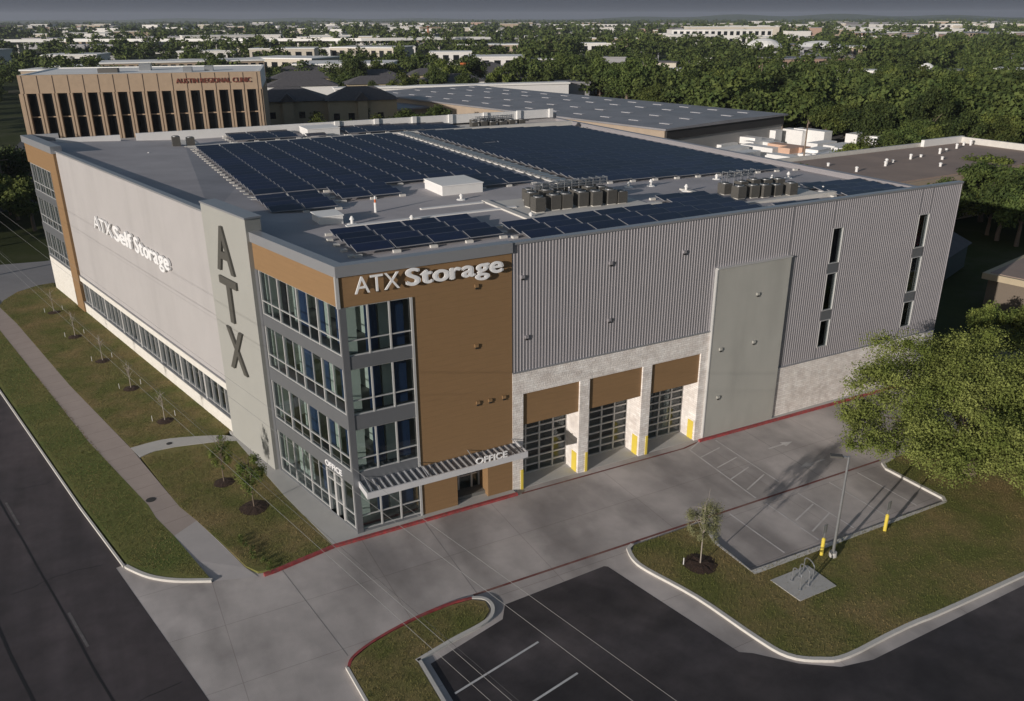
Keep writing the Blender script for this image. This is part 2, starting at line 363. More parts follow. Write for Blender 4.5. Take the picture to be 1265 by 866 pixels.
rc = MB()
ribbon(rc, [(-5.1, -1.16), (-4.62, -1.12), (-1.43, -.47), (9.1, -.47)], -.08, .10, ZP - .05, .016)
ribbon(rc, [(22.2, -.36), (26.65, -.42), (45.5, -.58)], -.06, .12, ZP - .05, .018)
struct(rc.build('red_kerb', redm))

isl = MB()
isl.prism([(-3.35, -9.0), (-3.0, -8.68), (-2.2, -8.25), (-1.1, -7.92), (.4, -7.62), (1.9, -7.5), (2.9, -7.6), (3.4, -8.0), (3.3, -8.6), (2.8, -9.05), (-.8, -9.93), (-.80, -12.5), (-.8, -24), (-3.3, -24), (-3.25, -11.24)], ZP - .05, 0, False)
struct(isl.build('island_lawn', grass))
ic = MB()
ribbon(ic, smooth([(-3.35, -9.1), (-3.05, -8.65), (-2.2, -8.21), (-1.1, -7.86), (.4, -7.54), (1.9, -7.41), (2.95, -7.52)]), -.01, .12, ZP - .05, .004)
i1 = ic.build('island_red_kerb', redm); struct(i1)
ic = MB()
ribbon(ic, smooth([(2.95, -7.52), (3.42, -7.85), (3.45, -8.5), (2.85, -9.12), (1.0, -9.52), (-.82, -9.98)]), -.02, .15, ZP - .05, .006)
ribbon(ic, [(-.74, -9.98), (-.74, -24)], -.02, .14, ZP - .05, .006)
ribbon(ic, [(-3.38, -24), (-3.3, -11.24), (-3.42, -9.0)], -.02, .1, ZP - .05, .004)
struct(ic.build('island_kerb', curbm))

rg = MB()
north = [(11.97, -7.62), (16.35, -7.62), (15.80, -9.42), (15.72, -12.0), (29.40, -12.3), (29.66, -12.0), (29.6, -8.3), (29.95, -7.75), (36, -7.6), (75, -7.6)]
south = smooth([(11.48, -8.10), (11.35, -8.69), (11.45, -9.55), (12.24, -12.29), (12.73, -15.56), (13.13, -17.01), (14.11, -17.8), (15.31, -18.17), (19.0, -18.1), (27.16, -18.26), (75, -18.4)])
rg.prism(north + south[::-1], ZP - .05, 0, False)
struct(rg.build('east_lawn', grass))
ec = MB(); ribbon(ec, [(11.97, -7.58), (11.62, -7.75)] + south, -.17, .02, ZP - .05, .014)
ribbon(ec, [(29.40, -12.3), (29.66, -12.0), (29.6, -8.3), (29.95, -7.75), (31, -7.62)], -.16, .02, ZP - .05, .012)
ribbon(ec, [(16.45, -7.62), (15.80, -9.42), (15.72, -12.0), (29.40, -12.3)], -.16, .0, ZP - .05, .010)
struct(ec.build('east_kerb', curbm))
bp = MB(); bp.prism([(15.98, -13.01), (18.39, -13.0), (18.38, -14.78), (16.07, -14.79)], -.05, .03, False); struct(bp.build('bicycle_pad', conc2))
fs = MB(); fs.sheet([(-60, 66.5), (-24, 57.2), (-19.8, 52.5), (-17.6, 51.5), (-16.9, 54.5), (-14.2, 57.3), (0, 60), (70, 72), (70, 84), (0, 70), (-14, 67.2), (-19, 68), (-30, 71), (-60, 78)], ZP + .008); struct(fs.build('side_street', fstreet))
# gravel-ish yard around the warehouse and back lot
yd = MB(); yd.sheet([(44, 60), (70, 60), (140, 52), (150, 100), (130, 220), (50, 220), (40, 120)], ZP - .03); struct(yd.build('yard_pavement', mat('yard_asphalt', (.13, .125, .125), .9, .12, .1)))
yd = MB(); yd.sheet([(-26, 100), (36, 92), (60, 230), (-12, 240)], ZP - .045); struct(yd.build('clinic_car_park', mat('clinic_asphalt', (.08, .078, .08), .9, .12, .1)))

# grass tufts (uncountable)
def in_poly(px, py, poly):
    poly = np.array(poly); n = len(poly); ins = np.zeros(len(px), bool); j = n - 1
    for i in range(n):
        xi, yi = poly[i]; xj, yj = poly[j]
        c = ((yi > py) != (yj > py)) & (px < (xj - xi) * (py - yi) / (yj - yi + 1e-12) + xi); ins ^= c; j = i
    return ins
def mesh_np(name, verts, faces, mt, parent=None, smooth_=False):
    me = bpy.data.meshes.new(name); nf, k = faces.shape
    me.vertices.add(len(verts)); me.vertices.foreach_set('co', verts.astype(np.float32).ravel())
    me.loops.add(nf * k); me.loops.foreach_set('vertex_index', faces.astype(np.int32).ravel())
    me.polygons.add(nf); me.polygons.foreach_set('loop_start', np.arange(0, nf * k, k, dtype=np.int32)); me.polygons.foreach_set('loop_total', np.full(nf, k, np.int32))
    if smooth_: me.polygons.foreach_set('use_smooth', np.ones(nf, bool))
    me.materials.append(mt); me.update(); me.validate()
    o = bpy.data.objects.new(name, me); COL.objects.link(o)
    if parent: o.parent = parent
    return o
def tufts(name, polys, dens, mt, h=.07):
    P = []
    for poly in polys:
        a = np.array(poly); lo_, hi = a.min(0), a.max(0); hi = np.minimum(hi, [46, 60]); n = int((hi - lo_).prod() * dens)
        q = rng.uniform(lo_, hi, (n, 2)); P.append(q[in_poly(q[:, 0], q[:, 1], poly)])
    P = np.concatenate(P); n = len(P); ang = rng.uniform(0, 2 * PI, n); w = rng.uniform(.01, .03, n); hh = rng.uniform(.4, 1.3, n) * h
    d = np.stack([np.cos(ang), np.sin(ang)], 1) * w[:, None]; V = np.zeros((n, 3, 3))
    V[:, 0, :2] = P - d; V[:, 1, :2] = P + d; V[:, 2, :2] = P + rng.normal(0, .025, (n, 2)); V[:, 2, 2] = hh; V[:, :2, 2] = -.005
    o = mesh_np(name, V.reshape(-1, 3), np.arange(n * 3).reshape(n, 3), mt); return o
t = tufts('grass_blades', [lawn_n, [(-9.1, 13.9), (-7.8, 7.0), (-5.6, -.1), (-4.62, -1.0), (-1.55, -.4), (-2.6, 5.39), (-3.7, 13.5)], [(-7.5, -.2), (-9.2, 6.45), (-17.6, 43.79), (-20, 43.6), (-12.4, 9.62), (-10.6, 2.4)],
    [(-3.3, -9.1), (-2.2, -8.35), (.4, -7.7), (2.8, -7.7), (3.2, -8.4), (2.7, -9), (-.9, -10), (-.9, -22), (-3.2, -22)], [(x_, y_) for x_, y_ in north + south[::-1]]], 170, tuft, .05)
tag(t, 'short green and straw-brown grass blades covering the lawns and verges', 'grass', kind='stuff')

# ------------------------------------------------------------------ the storage building
B = empty('storage_building', (0, 0, 0), label='large four storey building with glass corner, brown panels, ribbed grey siding and white storage lettering', cat='building')
W = 56.8
def P_(mb, name, mt=None): return mb.build(name, mt, B)
corner = [(0, 0), (43.9, 0), (43.9, 54.0), (-8, 54.2), LF(W, 0, 0)[:2]]
# roof deck (sloping down toward the east)
def dz(x): return 13.7 if x < 21 else 13.7 - .7 * (x - 21) / 22.9
rf = MB()
rf.face([(.3, .3, 13.7), (21, .3, 13.7), (21, 53.8, 13.7), (.6, 53.8, 13.7), (.6, 26, 13.7), (4, 9.2, 13.7), LF(8.9, -.3, 13.7)])
L1_, L2_ = LF(14.8, -.3, 14.12), LF(W - .3, -.3, 14.28)
for q_ in ([LF(8.9, -.3, 13.7), (4, 9.2, 13.7), L1_], [(4, 9.2, 13.7), (.6, 26, 13.7), L1_], [(.6, 26, 13.7), (.6, 53.8, 13.7), L1_], [(.6, 53.8, 13.7), L2_, L1_], [(.6, 53.8, 13.7), (-8, 53.9, 14.1), L2_]): rf.face(q_)
rf.face([(21, .3, 13.7), (43.7, .3, 13.0), (43.7, 53.8, 13.0), (21, 53.8, 13.7)])
P_(rf, 'roof_deck', roofm)
w = MB(); w.box(43.6, 43.9, .3, 54, 0, 13.30); w.box(43.45, 44.0, .3, 54.1, 13.30, 13.42); P_(w, 'east_wall', metalw)
w = MB()
w.hexa([(*LF(W - .02, -.1, 0)[:2], 0), (43.6, 53.7, 0), (43.6, 54, 0), LF(W, .0, 0), (*LF(W - .02, -.1, 0)[:2], 14.0), (43.6, 53.7, 14.0), (43.6, 54, 14.0), LF(W, 0, 14.0)])
P_(w, 'rear_wall', stucco)
w = MB(); # white rear parapet with pilasters
xa, xb = -10.5, 42.6
w.box(xa, -5.0, 53.55, 53.85, 13.6, 14.5); w.box(-3.6, xb, 53.5, 53.8, 13.6, 14.55)
for xx in np.arange(16, 43, 4.4): w.box(xx, xx + .5, 53.3, 53.52, 13.6, 14.62)
P_(w, 'rear_parapet', white)
# left (street) wall
w = MB(); w.box(14.75, 46.8, -.3, 0, 3.42, 14.32, LF)
P_(w, 'street_wall', stucco)
w = MB(); w.box(14.75, 46.8, -.36, .05, 14.32, 14.44, LF); P_(w, 'street_wall_coping', cap)
w = MB()
w.box(14.75, 46.8, -.3, .10, 2.95, 3.44, LF); w.box(14.75, 46.8, -.3, .10, -.1, .95, LF)
P_(w, 'street_brick_base', whitebrick)
w = MB(); w.box(14.75, 46.8, .0, .16, .95, 1.02, LF); w.box(14.75, 46.8, .02, .13, 3.44, 3.50, LF); P_(w, 'window_sill', cap)
st = empty('window_strip'); st.parent = B
nb = 30; sp = (46.6 - 14.95) / nb
w = MB(); w.box(14.95, 46.6, -.16, -.14, 1.0, 2.95, LF); w.build('pane', gpane, st)
w = MB()
for k in range(nb + 1):
    s_ = 14.95 + k * sp; wd = .13 if k % 4 == 0 else .04
    w.box(s_ - wd, s_ + wd, -.2, -.02 if k % 4 else .04, 1.0, 2.95, LF)
w.box(14.95, 46.6, -.2, -.05, 1.0, 1.07, LF); w.box(14.95, 46.6, -.2, -.05, 2.87, 2.95, LF)
w.build('frame', alum, st)
w = MB(); w.box(14.95, 46.6, -1.6, -1.5, -.1, 3.3, LF)
for k in range(0, nb, 3): w.box(14.95 + k * sp + .3, 14.95 + k * sp + 1.6, -1.5, -1.42, .3, 2.5, LF)
w.build('interior_wall', mat('dim_interior', (.045, .05, .045), .8), st)
# tower with the vertical letters
w = MB(); w.box(8.85, 14.75, -.6, .28, 0, 15.0, LF); P_(w, 'letter_tower', towerm)
w = MB(); w.box(8.80, 14.80, -.65, .32, 15.0, 15.10, LF); P_(w, 'letter_tower_coping', cap)
w = MB(); w.box(8.55, 8.85, -.3, .06, 0, 12.3, LF); P_(w, 'tower_edge_column', spandrel)
# far corner block
w = MB(); w.box(46.8, 49.0, -.3, .22, 0, 14.2, LF); w.box(49.0, 56.8, -.3, .22, 12.4, 14.2, LF); P_(w, 'far_corner_panel', brown)
w = MB(); w.box(46.7, 56.95, -.5, .38, 14.2, 14.8, LF)
w.prism([LF(56.9, .3, 0)[:2], LF(56.9, -.3, 0)[:2], (-10.2, 54.9), (-10.2, 55.4)], 14.2, 14.8); P_(w, 'far_corner_coping', cap)
w = MB(); w.box(49.0, 56.8, -.3, .12, 0, 3.3, LF); P_(w, 'far_corner_base', whitebrick)
def curtain(name, T, a0, a1, z0, z1, nbay, o=.0, transom=.30, inner_=True, parent=B, sub=2):
    e_ = empty(name); e_.parent = parent
    m_ = MB(); m_.box(a0, a1, o - .085, o - .075, z0, z1, T); m_.build('pane', gpane, e_)
    m_ = MB(); bw = (a1 - a0) / nbay
    for k in range(nbay + 1):
        m_.box(a0 + k * bw - .04, a0 + k * bw + .04, o - .12, o - .0, z0, z1, T)
        if k < nbay:
            for j in range(1, sub): m_.box(a0 + (k + j / sub) * bw - .018, a0 + (k + j / sub) * bw + .018, o - .11, o - .04, z0, z1, T)
    for zz, hh in ((z0, .05), (z1 - .05, .05), (z0 + (z1 - z0) * transom, .05)): m_.box(a0, a1, o - .115, o - .02, zz, zz + hh, T)
    m_.build('frame', alum, e_); return e_
for i, (z0, z1) in enumerate([(9.80, 12.3), (6.68, 9.15), (3.5, 5.9)]):
    curtain('curtain_window', LF, 0.22, 8.5, z0, z1, 4)
    curtain('curtain_window', FF, 0.25, 3.5, z0, z1, 3, sub=1)
    curtain('curtain_window', LF, 49.1, 56.7, z0 - .0, z1, 4, o=.1)
curtain('curtain_window', LF, 2.9, 8.5, .12, 2.75, 3, sub=2); curtain('curtain_window', LF, .22, 1.25, .12, 2.75, 1, sub=1)
curtain('curtain_window', FF, 0.25, 3.5, .12, 2.75, 3, sub=1)
for z0, z1 in ((2.75, 3.5), (5.9, 6.68), (9.15, 9.80), (0, .12)):
    sp_ = MB(); sp_.box(-.05, 8.55, -.3, .04, z0, z1, LF); P_(sp_, 'spandrel', spandrel)
    sp_ = MB(); sp_.box(.1, 3.55, -.3, .05, z0, z1, FF); P_(sp_, 'spandrel', spandrel)
    sp_ = MB(); sp_.box(49.0, 56.8, -.3, .14, z0 if z0 else 3.3, z1 if z0 else 3.52, LF) if z0 != 2.75 else sp_.box(49.0, 56.8, -.3, .14, 3.3, 3.5, LF); P_(sp_, 'spandrel', spandrel) if z0 else None
cp = MB(); cp.prism([(-.08, .05), (-.06, -.10), (.26, -.09), (.26, .16), (.12, .3), (-.02, .3)], 0, 12.3); P_(cp, 'corner_post', spandrel)
w = MB(); w.box(3.46, 3.58, -.1, .09, 0, 12.3, FF); P_(w, 'edge_trim', alum)
# street side entrance under small OFFICE lettering
dr = empty('entrance_door'); dr.parent = B
w = MB(); w.box(1.3, 2.8, -.11, -.095, .12, 2.75, LF); w.build('pane', gpane, dr)
w = MB()
for s_ in (1.3, 1.95, 2.05, 2.78): w.box(s_ - .05, s_ + .05, -.17, .03, .05, 2.75, LF)
for zz in (.05, 1.0, 2.15, 2.68): w.box(1.25, 2.83, -.165, .02, zz, zz + .07, LF)
w.build('frame', alum, dr)
# interior seen through the glass
it = MB()
for zz in (0.02, 3.05, 6.2, 9.35): it.m(floorm).prism([(.25, .35), (8.9, .35), (8.9, 4), LF(8.4, -3, 0)[:2], LF(8.4, -.35, 0)[:2], LF(.3, -.35, 0)[:2]], zz, zz + .2)
it.m(inner).prism([(1.9, 2.4), (8.9, 2.4), (8.9, 2.55), (2.0, 2.55)], .3, 12.6)
it.m(inner).box(1.9, 8.4, -3.1, -2.9, .3, 12.6, LF)
it.m(inner).box(8.4, 8.55, -4, -.3, .3, 12.6, LF)
for fl_, zz in enumerate((.25, 3.27, 6.42, 9.57)):
    hh = 2.35 if fl_ == 0 else 2.6
    for x0_, x1_, mm in ((.35, 1.0, inner), (1.45, 2.05, bluem), (2.15, 2.75, inner), (2.8, 3.45, bluem)):
        it.m(mm).box(x0_, x1_, .95, 1.0, zz, zz + hh)
    if fl_:
        for a_, b2, mm in ((.9, 1.5, inner), (1.5, 2.3, bluem), (2.9, 3.4, inner), (3.5, 4.2, bluem), (5.2, 6.2, bluem), (6.4, 6.8, inner), (7.6, 8.2, darkin)):
            it.m(mm).box(a_, b2, -1.05, -1.0, zz, zz + hh, LF)
    else:
        for a_, b2, mm in ((5.9, 7.6, inner), (3.2, 3.6, inner), (4.4, 4.8, bluem)): it.m(mm).box(a_, b2, -.8, -.75, zz, zz + hh, LF)
P_(it, 'lobby_interior')
it = MB()
for zz in (3.3, 6.2, 9.35, 12.4): it.box(49.1, 56.5, -3, -.35, zz - .2, zz, LF)
it.box(49.1, 56.5, -3.1, -3.0, 0, 12.5, LF); P_(it, 'far_corner_interior', mat('far_interior', (.12, .15, .17), .8))
# front brown panels
w = MB(); w.box(3.58, 9.04, -.3, .03, 2.6, 13.8, FF); w.box(-.0, 3.58, -.3, .03, 12.3, 13.8, FF)
w.box(0.0, 8.85, -.3, .03, 12.3, 13.8, LF)
w.box(3.58, 5.65, -1.3, .03, 0, 2.6, FF); w.box(7.5, 9.04, -1.3, .03, 0, 2.6, FF)
P_(w, 'brown_cladding', brown)
w = MB(); w.box(-.14, .02, -.1, .1, 12.28, 13.85, FF); P_(w, 'corner_trim', alum)
ck = MB()   # coping around corner
O0 = Vector((0, 0)); nL = Vector((-CT, -ST)); nF = Vector((0, -1))
def corner_pt(o):   # intersection of the two offset planes
    A_ = Matrix(((nL.x, nL.y), (nF.x, nF.y))); return A_.inverted() @ Vector((o, o))
co, ci = corner_pt(.14), corner_pt(-.42)
lo1, li1 = LF(8.84, .14, 0)[:2], LF(8.84, -.42, 0)[:2]
ck.prism([tuple(co), (9.04, -.14), (9.04, .42), tuple(ci), li1, lo1], 13.8, 14.33)
P_(ck, 'corner_coping', cap)
# recessed office door
dr = empty('office_door'); dr.parent = B
w = MB(); w.box(5.65, 7.5, -1.12, -1.10, 0, 2.6, FF); w.build('pane', gpane, dr)
w = MB()
for xx in (5.68, 6.2, 7.0, 7.46): w.box(xx - .05, xx + .05, -1.18, -1.05, 0, 2.6, FF)
for zz in (0, 1.0, 2.15, 2.5): w.box(5.65, 7.5, -1.175, -1.06, zz, zz + .08, FF)
w.build('frame', alum, dr)
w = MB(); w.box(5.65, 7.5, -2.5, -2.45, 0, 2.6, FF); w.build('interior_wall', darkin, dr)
w = MB(); w.box(5.65, 7.5, -1.2, .0, -.02, .014, FF); w.build('threshold', conc2, dr)
# canopy
cn = empty('canopy'); cn.parent = B
w = MB(); w.box(.2, 9.25, 1.34, 1.42, 2.72, 3.06, FF)
w.box(.2, .28, .06, 1.34, 2.72, 3.06, FF); w.box(9.17, 9.25, .06, 1.34, 2.72, 3.06, FF); w.build('fascia', mat('canopy_white', (.75, .75, .76), .45, .03, 2, metal=.3), cn)
w = MB()
for k in range(26): 
    xx = .42 + k * .345; w.hexa([FF(xx, .08, 2.82), FF(xx + .05, .08, 2.82), FF(xx + .05, 1.34, 2.82), FF(xx, 1.34, 2.82), FF(xx + .16, .08, 3.02), FF(xx + .21, .08, 3.02), FF(xx + .21, 1.34, 3.02), FF(xx + .16, 1.34, 3.02)])
w.build('louvre', cap, cn)
w = MB()
for xx in (.5, 3.5, 6.3, 9.0): w.tube(FF(xx, .05, 3.25), FF(xx, 1.3, 3.0), .025)
w.box(.28, 9.17, .05, .12, 2.75, 2.98, FF); w.build('bracket', cap, cn)
# garage brick frame, recessed doors
w = MB()
w.box(9.04, 22.62, -.35, .05, 5.82, 7.12, FF)
for a0, a1 in ((9.04, 9.70), (13.35, 14.0), (17.7, 18.35), (22.0, 22.62)): w.box(a0, a1, -1.5, .05, ZP - .02, 5.82, FF)
P_(w, 'brick_portal', brick)
w = MB(); w.box(9.04, 22.62, -.3, .09, 7.12, 7.2, FF); P_(w, 'portal_flashing', cap)
w = MB()
for a0, a1 in ((9.70, 13.35), (14.0, 17.7), (18.35, 22.0)):
    w.box(a0, a1, -1.55, -.06, 3.88, 5.82, FF)
P_(w, 'door_header', brown)
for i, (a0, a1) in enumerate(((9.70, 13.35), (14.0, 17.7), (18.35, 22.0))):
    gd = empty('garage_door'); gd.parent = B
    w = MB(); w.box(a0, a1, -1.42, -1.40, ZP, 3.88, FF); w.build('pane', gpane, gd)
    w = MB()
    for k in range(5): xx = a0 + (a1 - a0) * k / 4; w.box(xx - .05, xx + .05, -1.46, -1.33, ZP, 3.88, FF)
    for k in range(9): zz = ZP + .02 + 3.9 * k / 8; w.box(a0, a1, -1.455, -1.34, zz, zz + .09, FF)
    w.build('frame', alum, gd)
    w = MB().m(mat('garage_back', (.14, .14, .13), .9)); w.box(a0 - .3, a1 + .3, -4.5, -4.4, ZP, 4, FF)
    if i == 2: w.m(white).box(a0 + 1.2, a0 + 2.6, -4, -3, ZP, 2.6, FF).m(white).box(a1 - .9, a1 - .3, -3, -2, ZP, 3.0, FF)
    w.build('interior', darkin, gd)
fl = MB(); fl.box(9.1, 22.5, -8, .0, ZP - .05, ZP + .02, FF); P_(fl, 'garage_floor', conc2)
# metal siding
def ribs(mb, a0, a1, z0, z1, pitch=.19, d=.02, wr=.075):
    x = a0
    while x < a1 - 1e-4:
        e_ = min(x + pitch, a1); m0 = min(x + pitch - wr, e_)
        if m0 > x: mb.face([FF(x, 0, z0), FF(m0, 0, z0), FF(m0, 0, z1), FF(x, 0, z1)])
        if e_ - m0 > .05:
            q = .018; pts = [(m0, 0), (m0 + q, d), (e_ - q, d), (e_, 0)]
            for (p0, o0), (p1, o1) in zip(pts[:-1], pts[1:]): mb.face([FF(p0, o0, z0), FF(p1, o1, z0), FF(p1, o1, z1), FF(p0, o0, z1)])
        x = e_
w = MB()
for a0, a1, z0, z1 in ((9.04, 22.62, 7.16, 14.18), (22.62, 28.45, 11.0, 14.18), (28.45, 31.97, 3.53, 14.18), (31.97, 32.9, 12.4, 14.18), (31.97, 32.9, 3.53, 4.3), (32.9, 40.05, 3.53, 14.18),
                       (40.05, 41.1, 12.4, 14.18), (40.05, 41.1, 3.53, 4.3), (41.1, 43.9, 3.53, 14.18)): ribs(w, a0, a1, z0, z1)
w.build('metal_siding', metalw, B, fix=False)
w = MB(); w.box(9.04, 28.4, -.3, -.28, 7.1, 14.18, FF); [w.box(*q_[:2], -.34, -.30, *q_[2:], FF) for q_ in ((22.7, 31.97, 0, 14), (32.9, 40.05, 0, 14), (41.1, 43.9, 0, 14), (31.97, 32.9, 12.4, 14), (31.97, 32.9, 0, 4.3), (40.05, 41.1, 12.4, 14), (40.05, 41.1, 0, 4.3))]; w.box(43.88, 43.92, -.3, .05, 3.5, 14.18, FF); P_(w, 'siding_backing', metalw)
w = MB(); w.box(9.04, 44.0, -.34, .08, 14.18, 14.30, FF); P_(w, 'siding_coping', cap)
w = MB(); w.box(28.45, 43.9, -.3, .06, -.05, 3.50, FF); P_(w, 'east_brick_base', brick)
w = MB(); w.box(28.45, 43.9, -.3, .10, 3.50, 3.56, FF); P_(w, 'base_flashing', cap)
w = MB(); w.box(22.64, 28.45, -.3, .20, 0, 11.05, FF); P_(w, 'stair_panel', towerg)
w = MB(); w.box(22.60, 28.5, -.2, .25, 11.05, 11.13, FF); w.box(22.56, 22.64, .0, .22, 0, 11.05, FF); P_(w, 'stair_panel_trim', alum)
for a0, a1 in ((31.97, 32.9), (40.05, 41.1)):
    for z0, z1 in ((10.07, 12.4), (6.88, 9.42), (4.3, 6.2)):
        e_ = empty('tall_window'); e_.parent = B
        w = MB(); w.box(a0, a1, -.06, -.055, z0, z1, FF); w.build('pane', gpane, e_)
        w = MB(); w.box(a0, a0 + .04, -.12, .03, z0, z1, FF); w.box(a1 - .04, a1, -.12, .045, z0, z1, FF); w.box(a0 + .04, a1 - .04, -.12, .03, z0, z0 + .04, FF); w.box(a0 + .04, a1 - .04, -.12, .03, z1 - .04, z1, FF)
        w.build('frame', alum, e_)
        w = MB(); w.box(a0 + .01, a1 + 1.5, -1.0, -.9, z0 - .6, z1 + .2, FF)
        if a0 > 40 and z0 > 10: w.m(mat('red_sign_inside', (.4, .04, .05), .6)).box(a0 + .4, a0 + .7, -1.0, -.95, 10.6, 11.1, FF)
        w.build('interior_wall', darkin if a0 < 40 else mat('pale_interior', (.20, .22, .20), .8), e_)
    for z0, z1 in ((9.42, 10.07), (6.2, 6.88)):
        w = MB(); w.box(a0, a1, -.28, -.02, z0, z1, FF); P_(w, 'window_infill', spandrel)
# small wall fittings
for i, (x_, z_) in enumerate([(9.65, 12.39), (9.9, 9.05), (15.09, 12.38), (15.14, 9.11), (20.13, 12.36), (7.02, 12.30), (6.95, 9.1), (6.97, 5.87), (7.69, 5.85), (8.52, 5.85), (23.36, 5.86), (23.53, 2.59), (26.04, 5.84), (25.94, 9.01)]):
    m_ = brown if x_ < 9 else (towerg if 22.6 < x_ < 28.4 else metalw)
    w = MB(); o = .22 if 22.6 < x_ < 28.4 else .05
    w.m(m_).box(x_ - .10, x_ + .10, o - .1, o + .07, z_ - .02, z_ + .14, FF); w.m(blackm).box(x_ - .07, x_ + .07, o + .0, o + .06, z_ - .12, z_ - .02, FF)
    w.build('wall_vent', None, B)
# yellow guards at the portal
for a0 in (13.35, 17.7, 22.0):
    w = MB(); w.box(a0 - .035, a0, -.62, -.12, ZP, 1.15, FF); w.build('yellow_guard', yellow, B)
for a0 in (9.55, 13.84, 18.19):
    w = MB(); w.box(a0, a0 + .15, .05, .085, ZP, 1.15, FF); w.build('yellow_guard', yellow, B)

# lettering -------------------------------------------------------
def letters(text, size, T, a, z, o, depth, mface, mside, parent, dir_=1, bold=0., adv=1.0, name='letter', squeeze=1., total=None, lay=0.):
    """each glyph its own mesh on the plane T(a, o, z); dir_ = +1 reads toward growing a"""
    adv_x = 0; outs = []; items = []
    for ch in text:
        cu = bpy.data.curves.new('t', 'FONT'); cu.body = ch if ch != ' ' else 'n'; cu.size = size; cu.extrude = 0; cu.offset = bold
        ob = bpy.data.objects.new('t', cu); COL.objects.link(ob); bpy.context.view_layer.update()
        me = bpy.data.meshes.new_from_object(ob.evaluated_get(bpy.context.evaluated_depsgraph_get()))
        bpy.data.objects.remove(ob); bpy.data.curves.remove(cu)
        xs = [v.co.x for v in me.vertices]; x0, x1 = min(xs), max(xs)
        if ch != ' ': items.append((me, adv_x - x0, ch))
        adv_x += ((x1 - x0) + size * .085 * adv) if ch != ' ' else size * .26
    width = adv_x; k = (total / width) if total else squeeze
    for me, dx, ch in items:
        bm = bmesh.new(); bm.from_mesh(me); bmesh.ops.remove_doubles(bm, verts=bm.verts, dist=1e-5); base = {}
        if lay:
            g0 = bm.verts[:] + bm.edges[:] + bm.faces[:]
            for q_, (sx, sy) in enumerate(((lay, 0), (-lay, 0), (0, lay * .45), (0, -lay * .45))):
                d_ = bmesh.ops.duplicate(bm, geom=g0)
                for v in d_['geom']:
                    if isinstance(v, bmesh.types.BMVert): v.co.x += sx; v.co.y += sy; v.co.z = .004 * (q_ + 1)
        fs_ = list(bm.faces); r_ = bmesh.ops.extrude_face_region(bm, geom=fs_)
        vs = [g_ for g_ in r_['geom'] if isinstance(g_, bmesh.types.BMVert)]; vset = set(vs)
        for v in bm.verts:
            x_, y_ = v.co.x + dx, v.co.y; v.co = Vector(T(a + dir_ * x_ * k, o + v.co.z + (depth if v in vset else 0), z + y_))
        bmesh.ops.recalc_face_normals(bm, faces=bm.faces)
        nrm = (Vector(T(0, 1, 0)) - Vector(T(0, 0, 0))).normalized()
        for f in bm.faces: f.smooth = False; f.material_index = 0 if abs(f.normal.dot(nrm)) > .7 else 1
        me2 = bpy.data.meshes.new(name); bm.to_mesh(me2); bm.free(); me2.materials.append(mface); me2.materials.append(mside)
        q = bpy.data.objects.new(name, me2); COL.objects.link(q); q.parent = parent; q['label'] = 'letter ' + ch; outs.append(q)
        bpy.data.meshes.remove(me)
    return width * k
sg = empty('front_sign'); sg.parent = B
letters('ATX', 1.18, FF, .72, 12.93, .20, .06, letterw, letterw, sg, 1, -.002, .5, total=2.25)
letters('Storage', 1.18, FF, 3.30, 12.97, .20, .06, letterw, letterw, sg, 1, .0, .9, total=5.2, lay=.052)
sg = empty('street_sign'); sg.parent = B
letters('ATX', 1.55, LF, 38.4, 9.30, .05, .14, letterw, letterw, sg, -1, .0, .6, total=4.6)
letters('Self', 1.6, LF, 33.3, 9.30, .05, .14, letterw, letterw, sg, -1, .0, .95, total=4.2, lay=.08)
letters('Storage', 1.6, LF, 28.7, 9.30, .05, .14, letterw, letterw, sg, -1, .0, .95, total=6.7, lay=.08)
sg = empty('tower_sign'); sg.parent = B
for ch, zz in (('A', 11.50), ('T', 8.48), ('X', 5.40)): letters(ch, 3.72, LF, 13.15, zz, .29, .12, letterd, letterd, sg, -1, .06, .1, total=2.3 if ch != 'T' else 2.35)
sg = empty('office_sign'); sg.parent = B
letters('OFFICE', .50, FF, 6.15, 3.08, 1.37, .05, letterw, letterw, sg, 1, .01, .9, total=1.9)
sg = empty('street_office_sign'); sg.parent = B
letters('OFFICE', .46, LF, 2.75, 2.95, .06, .05, letterw, letterw, sg, -1, .01, .9, total=1.75)

# ------------------------------------------------------------------ rooftop
def tilted_panel(mb, x, y, z, w_=2.0, d=1.05, tilt=R(9)):
    c, s_ = math.cos(tilt), math.sin(tilt)
    def T(u, v, n): return (x + u, y + v * c - n * s_, z + v * s_ + n * c)
    mb.m(panelf).box(0, w_, 0, d, 0, .04, T); mb.m(panelm).box(.025, w_ - .025, .025, d - .025, .036, .044, T)
blocks = [(.6, 20.5, 20.5, 46.4), (.4, 5.4, 14.6, 20.5), (5.4, 11.2, 16.6, 20.5), (15.3, 20.5, 16.2, 20.5), (22.5, 43.3, 14.2, 47.2), (4.6, 11.6, 48.4, 53.4), (11.6, 15.6, 48.0, 49.3), (15.9, 30, 48.4, 53.4),
          (2.0, 11.0, 3.2, 8.2), (11.0, 23.6, 1.5, 5.6), (23.6, 29.0, 1.5, 8.0), (29.0, 36.6, 1.5, 3.9), (36.6, 43.3, 1.5, 8.9)]
spots = []
for x0, x1, y0, y1 in blocks:
    nx = int((x1 - x0) / 2.09); ny = int((y1 - y0) / 1.24)
    for i in range(nx):
        for j in range(ny):
            x_ = x0 + i * 2.09; y_ = y0 + j * 1.24
            if 24 < x_ < 26 and 35 < y_ < 36: continue
            spots.append((x_, y_, min(dz(x_), dz(x_ + 2)) + .22))
cx, cy = CAM[0], CAM[1]; spots.sort(key=lambda p: (p[0] - cx) ** 2 + (p[1] - cy) ** 2)
